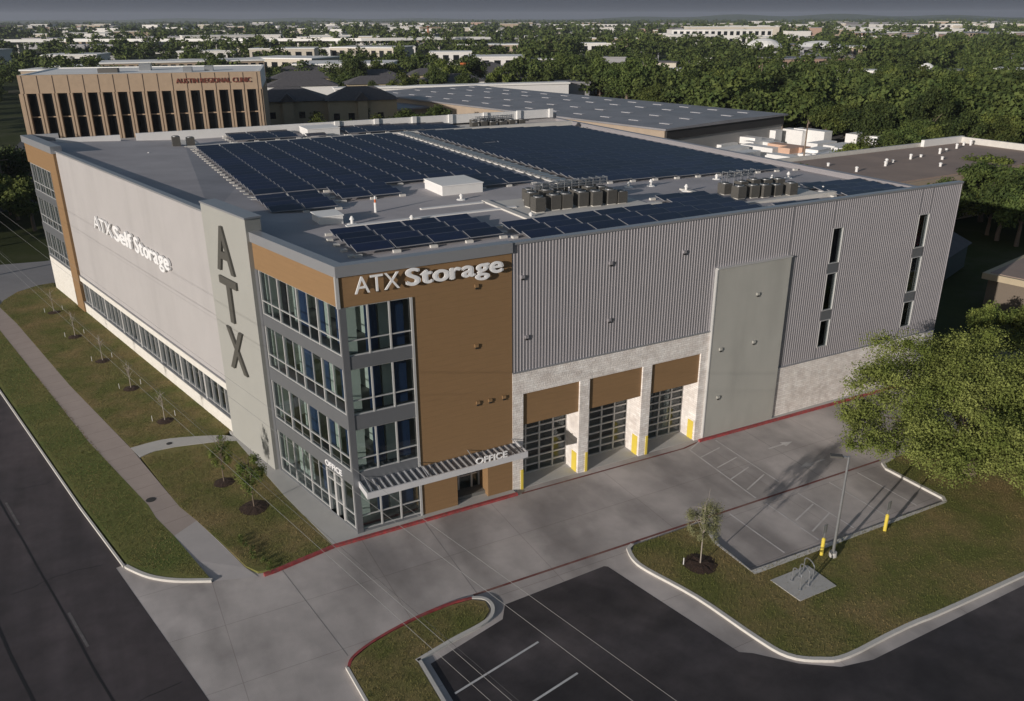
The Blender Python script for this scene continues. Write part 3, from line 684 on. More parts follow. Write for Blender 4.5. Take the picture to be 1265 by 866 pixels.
mb = MB(); tilted_panel(mb, 0, 0, 0); pr = mb.build('solar_panel', None)
for i, p in enumerate(spots[:300]):
    o = pr if i == 0 else pr.copy()
    if i: COL.objects.link(o)
    o.location = p; tag(o, 'dark blue solar panel lying in the rows on the white storage building roof', 'solar panel', 'solar panels on the storage roof')
mb = MB()
for p in spots[300:]: tilted_panel(mb, *p)
tag(mb.build('solar_panel_field', None), 'far rows of dark blue solar panels across the back of the storage roof', 'solar panels', kind='stuff')
mb = MB()
for x0, x1, y0, y1 in blocks:
    for yy in (y0 - .15, y0 + int((y1 - y0) / 1.24) * 1.24 + .0):
        xx = x0
        while xx < x1: mb.box(xx - .15, xx + .25, yy, yy + .2, dz(xx) - .02, dz(xx) + .14); xx += 2.04
    yy = y0
    while yy < y1 - .5: mb.box(x0 - .4, x0 - .1, yy, yy + .3, dz(x0) - .02, dz(x0) + .12); yy += 1.24
tag(mb.build('ballast_blocks', padm), 'pale concrete ballast blocks edging the solar panel rows', 'ballast', kind='stuff')
mb = MB()
mb.box(20.85, 21.95, 12.5, 47.8, 13.69, 13.78); mb.box(0, 42, 47.45, 48.0, 12.9, 13.80)
P_(mb, 'roof_walkway', padm)
mb = MB()
yy = 12.5
while yy < 47: mb.box(20.95, 21.85, yy, yy + .5, 13.78, 13.90); yy += .78
tag(mb.build('cable_tray', galv), 'long pale ribbed cable tray running back between the two solar fields', 'cable tray')
wp = MB(); wp.box(3.5, 14.5, 9.6, 9.95, 13.69, 13.78); wp.box(9.0, 13.3, 11.9, 12.2, 13.69, 13.78); P_(wp, 'roof_walk_pad', white)
for q_ in ((13.4, 23.2, 6.2, 6.6, 13.69, 13.8), (13.4, 13.8, 6.6, 12.4, 13.69, 13.8), (14, 22.5, 6.7, 12, 13.69, 13.72), (28.2, 36.8, 4.3, 4.7, 13.1, 13.55), (27.8, 28.2, 4.3, 10.2, 13.2, 13.6), (28.3, 36.3, 4.8, 9.5, 13.2, 13.35), (29.8, 37, 47.9, 53, 13.0, 13.45), (-1.8, 1.4, 46.8, 53, 13.69, 13.75)):
    m_ = MB(); m_.box(*q_); P_(m_, 'equipment_pad', padm)
def make_ac():
    r_ = empty('air_conditioner', (0, 0, 0))
    w = MB(); w.box(-.42, .42, -.42, .42, .08, 1.05)
    for k in range(8): w.box(-.44, .44, -.44, .44, .16 + k * .105, .19 + k * .105)
    w.build('body', hvac, r_)
    w = MB(); w.tube((0, 0, 1.05), (0, 0, 1.12), .36, .36, 16); w.build('fan_guard', galv, r_)
    w = MB(); w.tube((0, 0, 1.121), (0, 0, 1.13), .30, .30, 14); w.build('fan', hvacd, r_)
    w = MB(); w.box(-.36, .36, -.36, .36, 0, .08); w.build('plinth', padm, r_)
    return r_
ac0 = make_ac(); first = True
def ac(x, y, label, grp, rz=0):
    global first
    o = ac0 if first else copy_tree(ac0); first = False
    o.location = (x + random.uniform(-.12, .12), y + random.uniform(-.15, .15), dz(x) + .02); o.rotation_euler = (0, 0, rz + random.uniform(-.05, .05)); o.scale = (.82, .82, random.choice([.72, .8, .88])); tag(o, label, 'air conditioner', grp)
for i in range(7): ac(15.0 + i * 1.02 + (0.15 if i % 2 else 0), 7.9 + (.0 if i > 1 else .25 * i), 'grey condenser in the front row of the largest cluster behind the front parapet', 'condensers, front row of the largest cluster')
for i in range(6): ac(15.4 + i * 1.1, 9.5, 'grey condenser in the middle row of the largest rooftop cluster', 'condensers, middle row of the largest cluster')
for i in range(5): ac(16.2 + i * 1.15, 11.1, 'grey condenser in the back row of the largest rooftop cluster', 'condensers, back row of the largest cluster')
for i in range(5): ac(29.4 + i * 1.12, 5.9, 'grey condenser in the front row of the cluster nearest the east end', 'condensers, front row of the east cluster')
for i in range(5): ac(29.8 + i * 1.15, 7.6, 'grey condenser in the back row of the cluster nearest the east end', 'condensers, back row of the east cluster')
for i in range(6): ac(30.2 + i * 1.15, 48.8, 'grey condenser in the far cluster by the white rear parapet', 'condensers in the far cluster')
for i in range(5): ac(31.0 + i * 1.15, 50.4, 'grey condenser in the rear row of the far cluster by the parapet', 'condensers, rear row of the far cluster')
for i in range(2): ac(-.6 + i * 1.2, 48.6, 'grey condenser of the pair near the far left corner of the roof', 'condensers at the far left corner')
def rack(x, y, w_, d, label):
    r_ = empty('pipe_rack', (x, y, dz(x)), label=label, cat='pipe rack')
    m_ = MB()
    for a in np.linspace(0, w_, max(2, int(w_ / .5))):
        m_.tube((a, 0, 0), (a, 0, 1.25), .025, .03, 6); m_.tube((a, d, 0), (a, d, 1.25), .025, .03, 6); m_.tube((a, 0, 1.22), (a, d, 1.22), .025, .03, 6)
    m_.build('post', galv, r_)
    m_ = MB()
    for z_ in (.85, 1.0, 1.18): m_.tube((0, d * .5, z_), (w_, d * .5, z_), .05, .05, 6); m_.tube((0, 0, z_), (w_, 0, z_), .03, .03, 6)
    m_.build('pipe', galv, r_)
rack(16.2, 10.3, 5.5, .5, 'galvanised pipe rack standing over the largest condenser cluster')
rack(31.0, 9.0, 2.6, .5, 'galvanised pipe rack behind the east condenser cluster')
rack(31.0, 49.6, 4.5, .5, 'galvanised pipe rack in the far condenser cluster')
def skylight(x0, x1, y0, y1, h, label):
    o = empty('roof_hatch', ((x0 + x1) / 2, (y0 + y1) / 2, dz(x0)), label=label, cat='roof hatch'); a, b_ = (x1 - x0) / 2, (y1 - y0) / 2
    m_ = MB(); m_.box(-a, a, -b_, b_, -.02, h); m_.build('curb', white, o); m_ = MB(); m_.box(-a - .05, a + .05, -b_ - .05, b_ + .05, h, h + .06); m_.build('lid', wroof, o)
skylight(11.9, 14.9, 15.3, 18.4, .62, 'large low white box on the roof in the notch of the solar field')
skylight(12.0, 15.3, 49.4, 52.6, .7, 'white box on the far side of the roof beyond the solar rows')
skylight(2.2, 3.6, 10.6, 12.2, .5, 'small white box near the front corner of the roof')
vents = [(6.3, 12.7, 1.0, 1), (7.3, 9.2, .4, 0), (4.0, 10.2, .5, 0), (26.8, 12.2, .5, 0), (25.0, 12.4, .4, 0), (33.5, 12.9, .4, 0), (36.5, 10.2, .6, 0), (39.4, 11.4, .5, 0), (12.5, 13.6, .4, 0), (-3.5, 44.0, .3, 0), (24.8, 35.6, .3, 0), (27.9, 9.6, .5, 0), (14.0, 6.9, .3, 0), (37.3, 6.0, .4, 0)]
names_ = ['white vent pipe with an orange band standing alone near the front of the roof', 'short white vent stub before the front solar strip', 'short white vent beside the small white roof box', 'white vent cowl between the two right solar strips', 'white vent cowl just behind the cable tray end', 'pale vent cowl below the right solar field', 'white vent cowl right of the east condenser cluster', 'white vent cowl at the far right corner of the solar field', 'short white vent in front of the large low roof box', 'small white vent on the bare left part of the roof', 'small pale vent among the right solar rows', 'white vent at the left end of the east condenser cluster', 'short white vent at the front corner of the condenser pad', 'white vent within the east solar strip']
for (x_, y_, h_, k), lb in zip(vents, names_):
    m_ = MB().m(white); m_.tube((0, 0, -.02), (0, 0, h_ * .6), .09, .09, 10)
    if k: m_.m(orange).tube((0, 0, h_ * .6), (0, 0, h_ * .8), .06, .06, 8).m(white)
    m_.tube((0, 0, h_ * (.8 if k else .6)), (0, 0, h_), .16 if not k else .06, .05, 10)
    if not k: m_.tube((0, 0, -.01), (0, 0, .07), .35, .25, 10)
    tag(m_.build('roof_vent', None, None, origin=None), lb, 'roof vent').location = (x_, y_, dz(x_))

# ------------------------------------------------------------------ trees
def leaves(centers, radii, n, size, flat=.8, shell=.55, droop=0):
    """quads scattered through ellipsoidal clumps"""
    C_ = np.array(centers, float); Rr = np.array(radii, float); wts = (Rr.prod(1)) ** .67; wts /= wts.sum()
    idx = rng.choice(len(C_), n, p=wts); d = rng.normal(size=(n, 3)); d /= np.linalg.norm(d, axis=1)[:, None]
    r_ = (shell + (1 - shell) * rng.random(n)) * rng.uniform(.85, 1.12, n)
    P = C_[idx] + d * Rr[idx] * r_[:, None]
    nrm = d * .7 + rng.normal(size=(n, 3)) * .6 + np.array([0, 0, .45]); nrm /= np.linalg.norm(nrm, axis=1)[:, None]
    a = np.cross(nrm, rng.normal(size=(n, 3))); a /= np.linalg.norm(a, axis=1)[:, None]; b_ = np.cross(nrm, a)
    s_ = size * rng.uniform(.55, 1.35, n)[:, None]; s2 = s_ * rng.uniform(.5, .9, n)[:, None]
    V = np.stack([P - a * s_, P - b_ * s2, P + a * s_, P + b_ * s2], 1)
    V += rng.normal(size=V.shape) * (size * .12)
    return V.reshape(-1, 3)
def quads(nv): return np.arange(nv).reshape(-1, 4)
def crown_clumps(c, a, b_, k, rr=(.28, .5), lower=-.6):
    out = []; rad = []
    while len(out) < k:
        d = rng.normal(size=3); d /= np.linalg.norm(d)
        if d[2] < lower: continue
        t_ = rng.uniform(.45, .82); s_ = rng.uniform(*rr)
        out.append((c[0] + d[0] * a * t_, c[1] + d[1] * a * t_, c[2] + d[2] * b_ * t_)); rad.append((a * s_, a * s_, b_ * s_ * .85))
    return out, rad
def trunk_mesh(mb, base, top, r0, r1, limbs, k=5):
    base, top = Vector(base), Vector(top); pts = [base.lerp(top, i / k) + Vector((random.uniform(-.06, .06), random.uniform(-.06, .06), 0)) * (r0 * 3 if 0 < i < k else 0) for i in range(k + 1)]
    for i in range(k): mb.tube(pts[i], pts[i + 1], r0 + (r1 - r0) * i / k, r0 + (r1 - r0) * (i + 1) / k, 8)
    for (tt, end, r_) in limbs:
        s_ = base.lerp(top, tt); e_ = Vector(end); mid = s_.lerp(e_, .5) + Vector((0, 0, (e_ - s_).length * .08))
        mb.tube(s_, mid, r_, r_ * .65, 6); mb.tube(mid, e_, r_ * .65, r_ * .25, 6)
# big live oak
bt = empty('live_oak', (33.2, -11.1, 0), label='big spreading bright green oak beside the right end of the parking bays', cat='tree')
cc, cr = [], []
lob = [(-.5, 0.6, 4.3, 3.8, 2.7), (-4.6, -.9, 3.3, 2.7, 2.0), (-6.2, 2.4, 3.0, 1.8, 1.1), (-3.4, 3.6, 4.3, 2.8, 2.1), (-.4, 4.9, 5.2, 2.9, 2.3), (3.3, 3.4, 5.4, 3.1, 2.6), (5.0, -.5, 4.6, 3.3, 2.8), (2.4, -4.0, 3.4, 3.0, 2.5), (-.8, -3.4, 3.0, 2.5, 2.0), (1.0, .3, 5.6, 3.2, 2.0), (-2.6, .9, 5.2, 2.4, 1.6), (-2.7, -2.4, 4.3, 2.2, 1.7), (5.5, 5.0, 4.5, 2.6, 2.2), (4.5, -4.8, 2.6, 2.4, 2.0), (-4.9, 3.9, 3.3, 1.6, 1.1), (7.8, 1.5, 4, 2.7, 2.3), (8, -4, 3.2, 2.6, 2.2), (.6, -4.2, 1.5, 2.0, 1.3), (2.6, -5.2, 1.5, 2.3, 1.4), (5, -6, 1.8, 2.6, 1.6), (.6, -2.0, 3.6, 2.6, 2.0), (-4.3, 1.7, 2.9, 2.4, 1.6), (-2.8, -1.2, 2.6, 2.2, 1.5), (6.5, -2, 3.2, 3.2, 2.5), (9.5, 0, 3, 3, 2.4), (7.5, -6, 2.2, 3, 1.9), (3, -6.4, 1.5, 2.6, 1.5), (5.6, -7.2, 1.5, 2.9, 1.6), (.4, -5.2, 1.5, 2.0, 1.3), (2.5, -1.5, 4.4, 2.6, 2.0)]
for (x_, y_, z_, a_, b_) in lob:
    q1, q2 = crown_clumps((x_, y_, z_), a_, b_, 18, (.26, .46), -.8); cc += q1; cr += q2; cc.append((x_, y_, z_)); cr.append((a_ * .75, a_ * .75, b_ * .75))
V = leaves(cc, cr, 300000, .056, shell=.1); V = V[np.repeat(V.reshape(-1, 4, 3)[:, :, 2].min(1) > .15, 4)]
mesh_np('crown', V, quads(len(V)), leafA, bt)
mb = MB(); trunk_mesh(mb, (0, 0, 0), (.2, .2, 3.0), .42, .3, [(.5, (l[0] * .8, l[1] * .8, l[2]), .16) for l in lob[1:]]); mb.build('trunk', bark, bt)

# prototypes for the other trees
def proto_tree(nm, h, a, n, size, mt, k=22):
    r_ = empty(nm, (0, 0, 0)); c = (0, 0, h * .58); q1, q2 = crown_clumps(c, a, h * .42, k, (.26, .46), -.75)
    V = leaves(q1, q2, n, size, shell=.35); mesh_np('crown', V, quads(len(V)), mt, r_)
    m_ = MB(); trunk_mesh(m_, (0, 0, 0), (0, 0, h * .5), h * .035, h * .02, [(.6, (a * .5, 0, h * .6), .08), (.6, (-a * .4, a * .3, h * .6), .08), (.7, (0, -a * .5, h * .65), .07)]); m_.build('trunk', bark, r_)
    return r_
protos = [proto_tree('shade_tree', 9, 4.2, 7000, .20, leafC), proto_tree('shade_tree', 11, 5.0, 8000, .22, leafB), proto_tree('shade_tree', 8, 4.6, 7000, .20, leafC), proto_tree('shade_tree', 10, 4.0, 7000, .20, leafB, 16)]
used = [False] * len(protos)
def tree(x, y, s_, k, label, grp):
    o = protos[k] if not used[k] else copy_tree(protos[k]); used[k] = True
    o.location = (x, y, ZP); o.rotation_euler = (0, 0, random.uniform(0, 6.28)); o.scale = (s_ * random.uniform(.9, 1.1), s_ * random.uniform(.9, 1.1), s_ * random.uniform(.88, 1.1))
    tag(o, label, 'tree', grp)
# near groups: (x, y, scale)
for i, (x_, y_, s_) in enumerate([(79, 27, .72), (84, 29, .66), (88, 25, .85), (94, 30, .95), (100, 27, 1.0), (93, 22, .9), (104, 36, .9), (110, 30, 1.1), (99, 18, 1.0), (108, 20, 1.1), (116, 38, .9), (86, 20, .75), (90, 14, .8), (118, 26, 1.0)]):
    tree(x_, y_, s_, i % 4, 'dark green tree standing between the storage building and the brown flat roof', 'trees east of the storage building')
for i, (x_, y_, s_) in enumerate([(53, 1.5, .42), (56, -.5, .5), (52, -2.5, .42), (60, -3.0, .45), (57, -4.5, .45)]):
    tree(x_, y_, s_, (0, 2)[i % 2], 'low bushy tree behind the big oak near the low flat building', 'low trees behind the big oak')
for i, (x_, y_, s_) in enumerate([(81, 56, .3), (86, 54.5, .32), (90, 56, .3), (96, 54, .38), (101, 56, .85), (106, 54.5, .8), (112, 55.5, .6), (117, 57, .55), (122, 59, .95), (127, 57, .9), (100, 57, .8), (112, 57, .95), (132, 54, .9)]):
    tree(x_, y_, s_, i % 4, 'green tree in the hedge line in front of the white trailers', 'trees along the trailer yard')
for i in range(34):
    x_ = random.uniform(-58, -19); y_ = random.uniform(74, 125)
    if x_ > -22 and y_ > 110: continue
    tree(x_, y_, random.uniform(.8, 1.25), i % 4, 'dark green tree in the grove beyond the side street at the left', 'grove beyond the side street')
for i, (x_, y_, s_) in enumerate([(-15, 84, .8), (-9, 96, .8), (-17, 92, .9), (-18, 100, .9), (-14, 110, .9), (28, 112, .7), (33, 116, .8), (38, 118, .9), (44, 122, .8), (49, 120, .9), (55, 126, .8), (24, 100, .6), (34, 128, .9), (60, 130, .8), (57, 140, .8), (52, 150, .8)]):
    tree(x_, y_, s_, i % 4, 'green tree beside the fin-fronted clinic behind the storage building', 'trees around the clinic')
n_mid = 200; cnt = 0
def clear(x_, y_):
    if 40 < x_ < 80 and 45 < y_ < 112: return False
    if 55 < x_ < 128 and 76 < y_ < 205 and x_ < 128: return False       # warehouse yard
    if 74 < x_ < 125 and 28 < y_ < 90: return False
    if -24 < x_ < 75 and 120 < y_ < 290 : return False
    return True
cand = []
f2 = Vector((math.cos(YAW), math.sin(YAW)))
def in_view(x_, y_, lim=.62):
    d = Vector((x_ - CAM[0], y_ - CAM[1])); a = math.atan2(d.y, d.x) - YAW; return abs(a) < lim, a, d.length
while len(cand) < 230:
    t_ = random.uniform(-.62, .60) ; dd = random.uniform(110, 330)
    # sides: positive angle = left of view axis
    ang = YAW - t_; x_ = CAM[0] + dd * math.cos(ang); y_ = CAM[1] + dd * math.sin(ang)
    if t_ < .02 and dd < 230: continue
    if t_ < .02 and random.random() < .3: continue
    if not clear(x_, y_): continue
    if any((x_ - p[0]) ** 2 + (y_ - p[1]) ** 2 < 26 for p in cand): continue
    cand.append((x_, y_))
for i, (x_, y_) in enumerate(cand):
    tree(x_, y_, random.uniform(.5, 1.25), i % 4, 'green tree in the woodland belt behind the warehouse and trailer yard', 'woodland behind the warehouse')
# distant trees as one mass
n = 12000; T_ = rng.uniform(-.66, .64, n); D_ = 200 + 4600 * rng.random(n) ** 1.6; ang = YAW - T_
X_ = CAM[0] + D_ * np.cos(ang); Y_ = CAM[1] + D_ * np.sin(ang)
dens = .5 + .5 * np.sin(X_ / 130 + 1.3 * np.sin(Y_ / 170)) * np.sin(Y_ / 110 + X_ / 300); right = T_ > 0
keep = (rng.random(n) < np.where(right & (D_ < 560 + 250 * (T_ > .3)), 1., .22 + .55 * dens)) & np.array([clear(a_, b_) for a_, b_ in zip(X_, Y_)])
keep &= ~((T_ < 0.0) & (D_ < 330))
wood_spots = []
for i_ in range(26):
    t_ = random.uniform(.0, .58); dd = random.uniform(270, 560); an_ = YAW - t_; wood_spots.append((CAM[0] + dd * math.cos(an_), CAM[1] + dd * math.sin(an_), an_, i_))
for (wx_, wy_, an_, i_) in wood_spots + [(400, 392, .78, 0), (428, 372, .74, 0), (300, 196, .63, 0)]:
    cx_, cy_ = wx_ - 14 * math.cos(an_), wy_ - 14 * math.sin(an_); rad_ = 19 if i_ else 34; keep &= ((X_ - cx_) ** 2 + (Y_ - cy_) ** 2 > rad_ ** 2)
X_, Y_, D_ = X_[keep], Y_[keep], D_[keep]
base_V = []
for _ in range(6):
    q1, q2 = crown_clumps((0, 0, 5.2), 4.6, 3.9, 12, (.3, .5), -.8); base_V.append(leaves(q1, q2, 800, .38, shell=.45).reshape(-1, 4, 3))
allV = []
for i in range(len(X_)):
    bv = base_V[i % 6]; k = 800 if D_[i] < 420 else 320 if D_[i] < 700 else (120 if D_[i] < 1200 else 40)
    bv = bv[rng.permutation(800)[:k]]; sc = rng.uniform(.5, 1.5) * (1. if D_[i] < 500 else 1.15 if D_[i] < 1100 else 1.3)
    an = rng.uniform(0, 6.28); c, s_ = math.cos(an), math.sin(an)
    M = np.array([[c, -s_, 0], [s_, c, 0], [0, 0, .95]]) * sc
    mu = bv.mean(1, keepdims=True); g_ = mu + (bv - mu) * {800: 1, 320: 1.5, 120: 2.4, 40: 4.2}[k]
    allV.append((g_ @ M.T + np.array([X_[i], Y_[i], 0])).reshape(-1, 3))
V = np.concatenate(allV); o = mesh_np('distant_trees', V, quads(len(V)), leafD)
tag(o, 'dark green mass of distant trees spreading over the city to the horizon', 'woodland', kind='stuff')

# saplings ----------------------------------------------------------
def sapling(x, y, h, a, n, label, leafy, mt=leafS, z=0, lsz=.03):
    r_ = empty('sapling', (x, y, z), label=label, cat='young tree')
    m_ = MB(); limbs = [(random.uniform(.35, .9), (random.uniform(-a, a) * .8, random.uniform(-a, a) * .8, h * random.uniform(.55, .98)), .018) for _ in range(14)]
    trunk_mesh(m_, (0, 0, 0), (0, 0, h * .95), .035, .012, limbs); m_.build('trunk', bark if leafy else mat('pale_bark', (.32, .28, .24), .9) if 'pale_bark' not in MATS else MATS['pale_bark'], r_)
    q1, q2 = crown_clumps((0, 0, h * .62), a, h * .38, 22, (.22, .42), -.95); V = leaves(q1, q2, n, lsz, shell=.05)
    mesh_np('crown', V, quads(len(V)), mt, r_); return r_
def bed(x, y, r0, label, z=0):
    m_ = MB().m(mulch); pts = [(x + math.cos(t) * r0 * random.uniform(.9, 1.08), y + math.sin(t) * r0 * random.uniform(.9, 1.08)) for t in np.linspace(0, 2 * PI, 22, endpoint=False)]
    i = len(m_.v); m_.v.append((x, y, z + .09)); m_.v += [(*p, z + .006) for p in pts]
    mid = [((x + p[0]) / 2 + random.uniform(-.03, .03), (y + p[1]) / 2, z + .06 + random.uniform(0, .04)) for p in pts]; m_.v += mid; n = len(pts)
    for k in range(n):
        j = (k + 1) % n; m_.f.append((i, i + 1 + n + k, i + 1 + n + j)); m_.mi.append(0); m_.f.append((i + 1 + k, i + 1 + j, i + 1 + n + j, i + 1 + n + k)); m_.mi.append(0)
    tag(m_.build('mulch_bed', None), label, 'mulch bed')
order = ['farthest', 'second farthest', 'third farthest', 'fourth farthest', 'fifth, just past the curved path']
tp = [(-13.37, 46.81), (-11.91, 38.95), (-10.21, 31.98), (-8.74, 25.28), (-7.23, 18.56)]
for (x_, y_), od in zip(tp, order):
    sapling(x_, y_, 2.3, .5, 160, 'thin nearly bare sapling in the street lawn row, ' + od, False)
    bed(x_, y_, .55, 'dark mulch ring of the sapling row beside the sidewalk, ' + od)
sapling(-5.22, 8.53, 3.2, .7, 2600, 'leafy young tree on the lawn nearest the curved path', True, leafC, 0, .038); bed(-5.22, 8.53, .6, 'dark mulch ring under the leafy young tree nearest the curved path')
sapling(-4.26, 5.02, 3.5, .95, 4000, 'leafy young tree on the lawn nearest the glass entrance', True, leafC, 0, .042); bed(-4.26, 5.02, .8, 'dark mulch ring under the leafy young tree nearest the entrance')
sapling(13.87, -10.45, 3.8, 1.0, 12000, 'fine leaved young tree alone on the corner of the right lawn', False, leafS, 0, .024); bed(13.87, -10.45, .85, 'dark mulch ring under the lone young tree on the right lawn')
stk = 0
for (x_, y_) in tp + [(13.87, -10.45)]:
    for dx, dy in ((-.75, .35), (.7, .5)):
        if (x_, y_) == (13.87, -10.45) and dx > 0: continue
        m_ = MB(); m_.box(-.018, .018, -.018, .018, 0, .4); o = m_.build('tree_stake', white); o.location = (x_ + dx, y_ + dy, 0)
        tag(o, 'small white stake in the grass beside a thin sapling', 'stake', 'white tree stakes')
# low shrubs at the lawn corner by the driveway
m_ = MB(); 
V = leaves([(-5.9 + random.uniform(0, .5) + k * .06 * 2, 2.4 - k * .42, .12) for k in range(9)], [(.2, .25, .12)] * 9, 900, .03, shell=.2)
o = mesh_np('ragged_weeds', V, quads(len(V)), leafB); tag(o, 'ragged dark weeds along the lawn corner beside the driveway', 'weeds', kind='stuff')

# ------------------------------------------------------------------ street furniture
def bollard(x, y, label, hs):
    r_ = empty('sign_bollard', (x, y, 0), label=label, cat='bollard')
    m_ = MB(); m_.tube((0, 0, 0), (0, 0, .95), .09, .09, 14); m_.tube((0, 0, .95), (0, 0, 1.0), .09, .03, 14); m_.build('post', yellow, r_)
    m_ = MB(); m_.tube((0, 0, 1.0), (0, 0, hs), .025, .025, 6); m_.build('sign_pole', galv, r_)
    m_ = MB(); m_.box(-.15, .15, -.01, .01, hs - .48, hs); o = m_.build('sign_plate', galv, r_); o.rotation_euler = (0, 0, R(5))
bollard(19.66, -12.68, 'yellow bollard with a small grey sign, beside the lamp post', 1.75)
bollard(24.17, -12.72, 'yellow bollard with a small grey sign, to the right of the lamp post', 1.75)
lp = empty('street_lamp', (20.07, -13.02, 0), label='tall pale grey lamp post with a flat head at the edge of the parking bays', cat='lamp post')
m_ = MB(); m_.tube((0, 0, .25), (0, 0, 5.6), .075, .055, 12); m_.build('pole', galv, lp)
m_ = MB(); m_.tube((0, 0, 0), (0, 0, .25), .2, .18, 14); m_.build('base', conc2, lp)
m_ = MB(); m_.hexa([(0, -.04, 5.5), (0, .04, 5.5), (-.3, .04, 5.5), (-.3, -.04, 5.5), (0, -.04, 5.56), (0, .04, 5.56), (-.3, .04, 5.6), (-.3, -.04, 5.6)]); m_.build('arm', galv, lp)
m_ = MB(); m_.box(-.85, -.28, -.14, .14, 5.52, 5.61); m_.build('lamp_head', hvac, lp)
for c_ in lp.children: c_.rotation_euler = (0, 0, R(-38))
def hoop(x, y, rz, label):
    m_ = MB(); w_ = .36; pts = [(-w_, 0, 0), (-w_, 0, .62)] + [(-w_ * math.cos(t), 0, .62 + .22 * math.sin(t)) for t in np.linspace(.3, PI - .3, 7)] + [(w_, 0, .62), (w_, 0, 0)]
    m_.path(pts, .028, 8); m_.tube((-w_, 0, 0), (-w_, 0, .02), .08, .08, 10); m_.tube((w_, 0, 0), (w_, 0, .02), .08, .08, 10)
    o = m_.build('bicycle_rack', galv); o.location = (x, y, .03); o.rotation_euler = (0, 0, rz); tag(o, label, 'bicycle rack')
hoop(16.75, -13.85, R(75), 'steel bicycle hoop on the concrete pad, the left of three')
hoop(17.3, -13.8, R(80), 'steel bicycle hoop on the concrete pad, the middle of three')
hoop(17.85, -13.55, R(80), 'steel bicycle hoop on the concrete pad, the right of three')
for (x_, y_), lb in (((-9.16, 8.54), 'round dark metal cover set in the sidewalk'), ((-7.4, 15.05), 'small dark metal cover set in the curved path')):
    m_ = MB(); m_.tube((0, 0, 0), (0, 0, .012), .26 if 'side' in lb else .18, None, 20); o = m_.build('utility_cover', hvacd); o.location = (x_, y_, -.002 if 'side' in lb else .006); tag(o, lb, 'utility cover')
# utility poles outside the frame and their wires
def upole(x, y, h, label):
    r_ = empty('utility_pole', (x, y, ZP), label=label, cat='utility pole')
    m_ = MB(); m_.tube((0, 0, 0), (0, 0, h), .17, .11, 10); m_.build('pole', wood, r_)
    m_ = MB(); m_.box(-1.2, 1.2, -.06, .06, h - .7, h - .58); o = m_.build('crossarm', wood, r_); o.rotation_euler = (0, 0, TH)
    return r_
def wire(px, py, z, label, r_=.012, sag=.35, mt=wirel):
    c = Vector((px, py)); a = c + UL * (75); b_ = c - UL * 55; pts = []
    for k in range(41):
        t_ = k / 40; p = a.lerp(b_, t_); pts.append((p.x, p.y, z + sag * (4 * (t_ - .5) ** 2 - .35)))
    m_ = MB(); m_.path(pts, r_, 5); tag(m_.build('power_line', mt), label, 'power line')
wire(-5.1, -14.6, 9.7, 'lowest thin overhead wire nearest the glass corner, crossing the left lawn', .006)
wire(-2.1, -19.0, 10.5, 'thin overhead wire crossing the driveway toward the parking lot lines', .006)
wire(-1.2, -19.2, 10.4, 'thin overhead wire farthest right over the parking lot', .0055)
wire(-2.7, -21.1, 9.2, 'thin dark overhead wire over the small grass island', .005, mt=rubber)
wire(-2.9, -22.0, 9.6, 'short thin overhead wire low at the bottom centre over the stall lines', .006)

# ------------------------------------------------------------------ background buildings
# clinic with fins
dock = mat('dock_dark', (.07, .05, .04), .9)
cl = empty('clinic_building', (-14.8, 133.6, 0), R(-14.2), label='tan office block with tall concrete fins and a white flat roof behind the storage building', cat='building')
CW, CD, CH = 39.6, 24., 16.
m_ = MB(); m_.box(0, CW, .3, CD, 0, 13.0); m_.build('wall', dglass, cl)
m_ = MB(); m_.box(0, CW, 0, .6, 13.0, CH); m_.box(-.2, 1.0, -.3, CD, 0, 13.0); m_.box(CW - .6, CW + .1, -.3, CD, 0, 13.0); m_.build('parapet', tanfin, cl)
m_ = MB(); m_.box(0, .5, .6, CD, 12.9, CH); m_.box(CW - .5, CW, .6, CD, 12.9, CH); m_.box(0, CW, CD, CD + .5, 12.9, CH); m_.build('rear_parapet', wroof, cl)
m_ = MB(); m_.box(.5, CW - .5, .6, CD, 15.5, 15.85); m_.build('roof', wroof, cl)
for k in range(17):
    m_ = MB(); x_ = .6 + k * (CW - 1.2) / 16; m_.box(x_ - .42, x_ - .08, -.45, .3, 0, 13.02); m_.box(x_ + .08, x_ + .42, -.45, .3, 0, 13.02); m_.box(x_ - .08, x_ + .08, -.25, .3, 0, 13.0); m_.build('fin', tanfin, cl); m_ = MB(); m_.box(x_ - .07, x_ + .07, -.02, .02, 13.02, CH - .1); m_.build('parapet_joint', dock, cl)
m_ = MB(); m_.box(1, CW - .6, .22, .28, 9.0, 9.2); m_.build('floor_band', tanfin, cl)
m_ = MB(); m_.box(11.5, 14.8, 6, 8, 15.2, 16.6); m_.build('roof_unit', hvac, cl)
m_ = MB(); m_.box(17.5, 19.5, 12, 14, 15.2, 17); m_.build('roof_unit', galv, cl)
m_ = MB(); m_.box(26, 27.5, 5, 7, 15.2, 16.7); m_.build('roof_unit', galv, cl)
m_ = MB(); m_.box(29.5, 31, 7, 9, 15.2, 16.7); m_.build('roof_unit', galv, cl)
sgn = empty('clinic_sign'); sgn.parent = cl
letters('AUSTIN REGIONAL CLINIC', 1.15, lambda a, o, z: (a, -o, z), 25.2, 14.25, .06, .1, mat('rust_letter', (.22, .06, .04), .6), MATS['rust_letter'], sgn, 1, .0, 1.3, total=12.8, lay=.02)
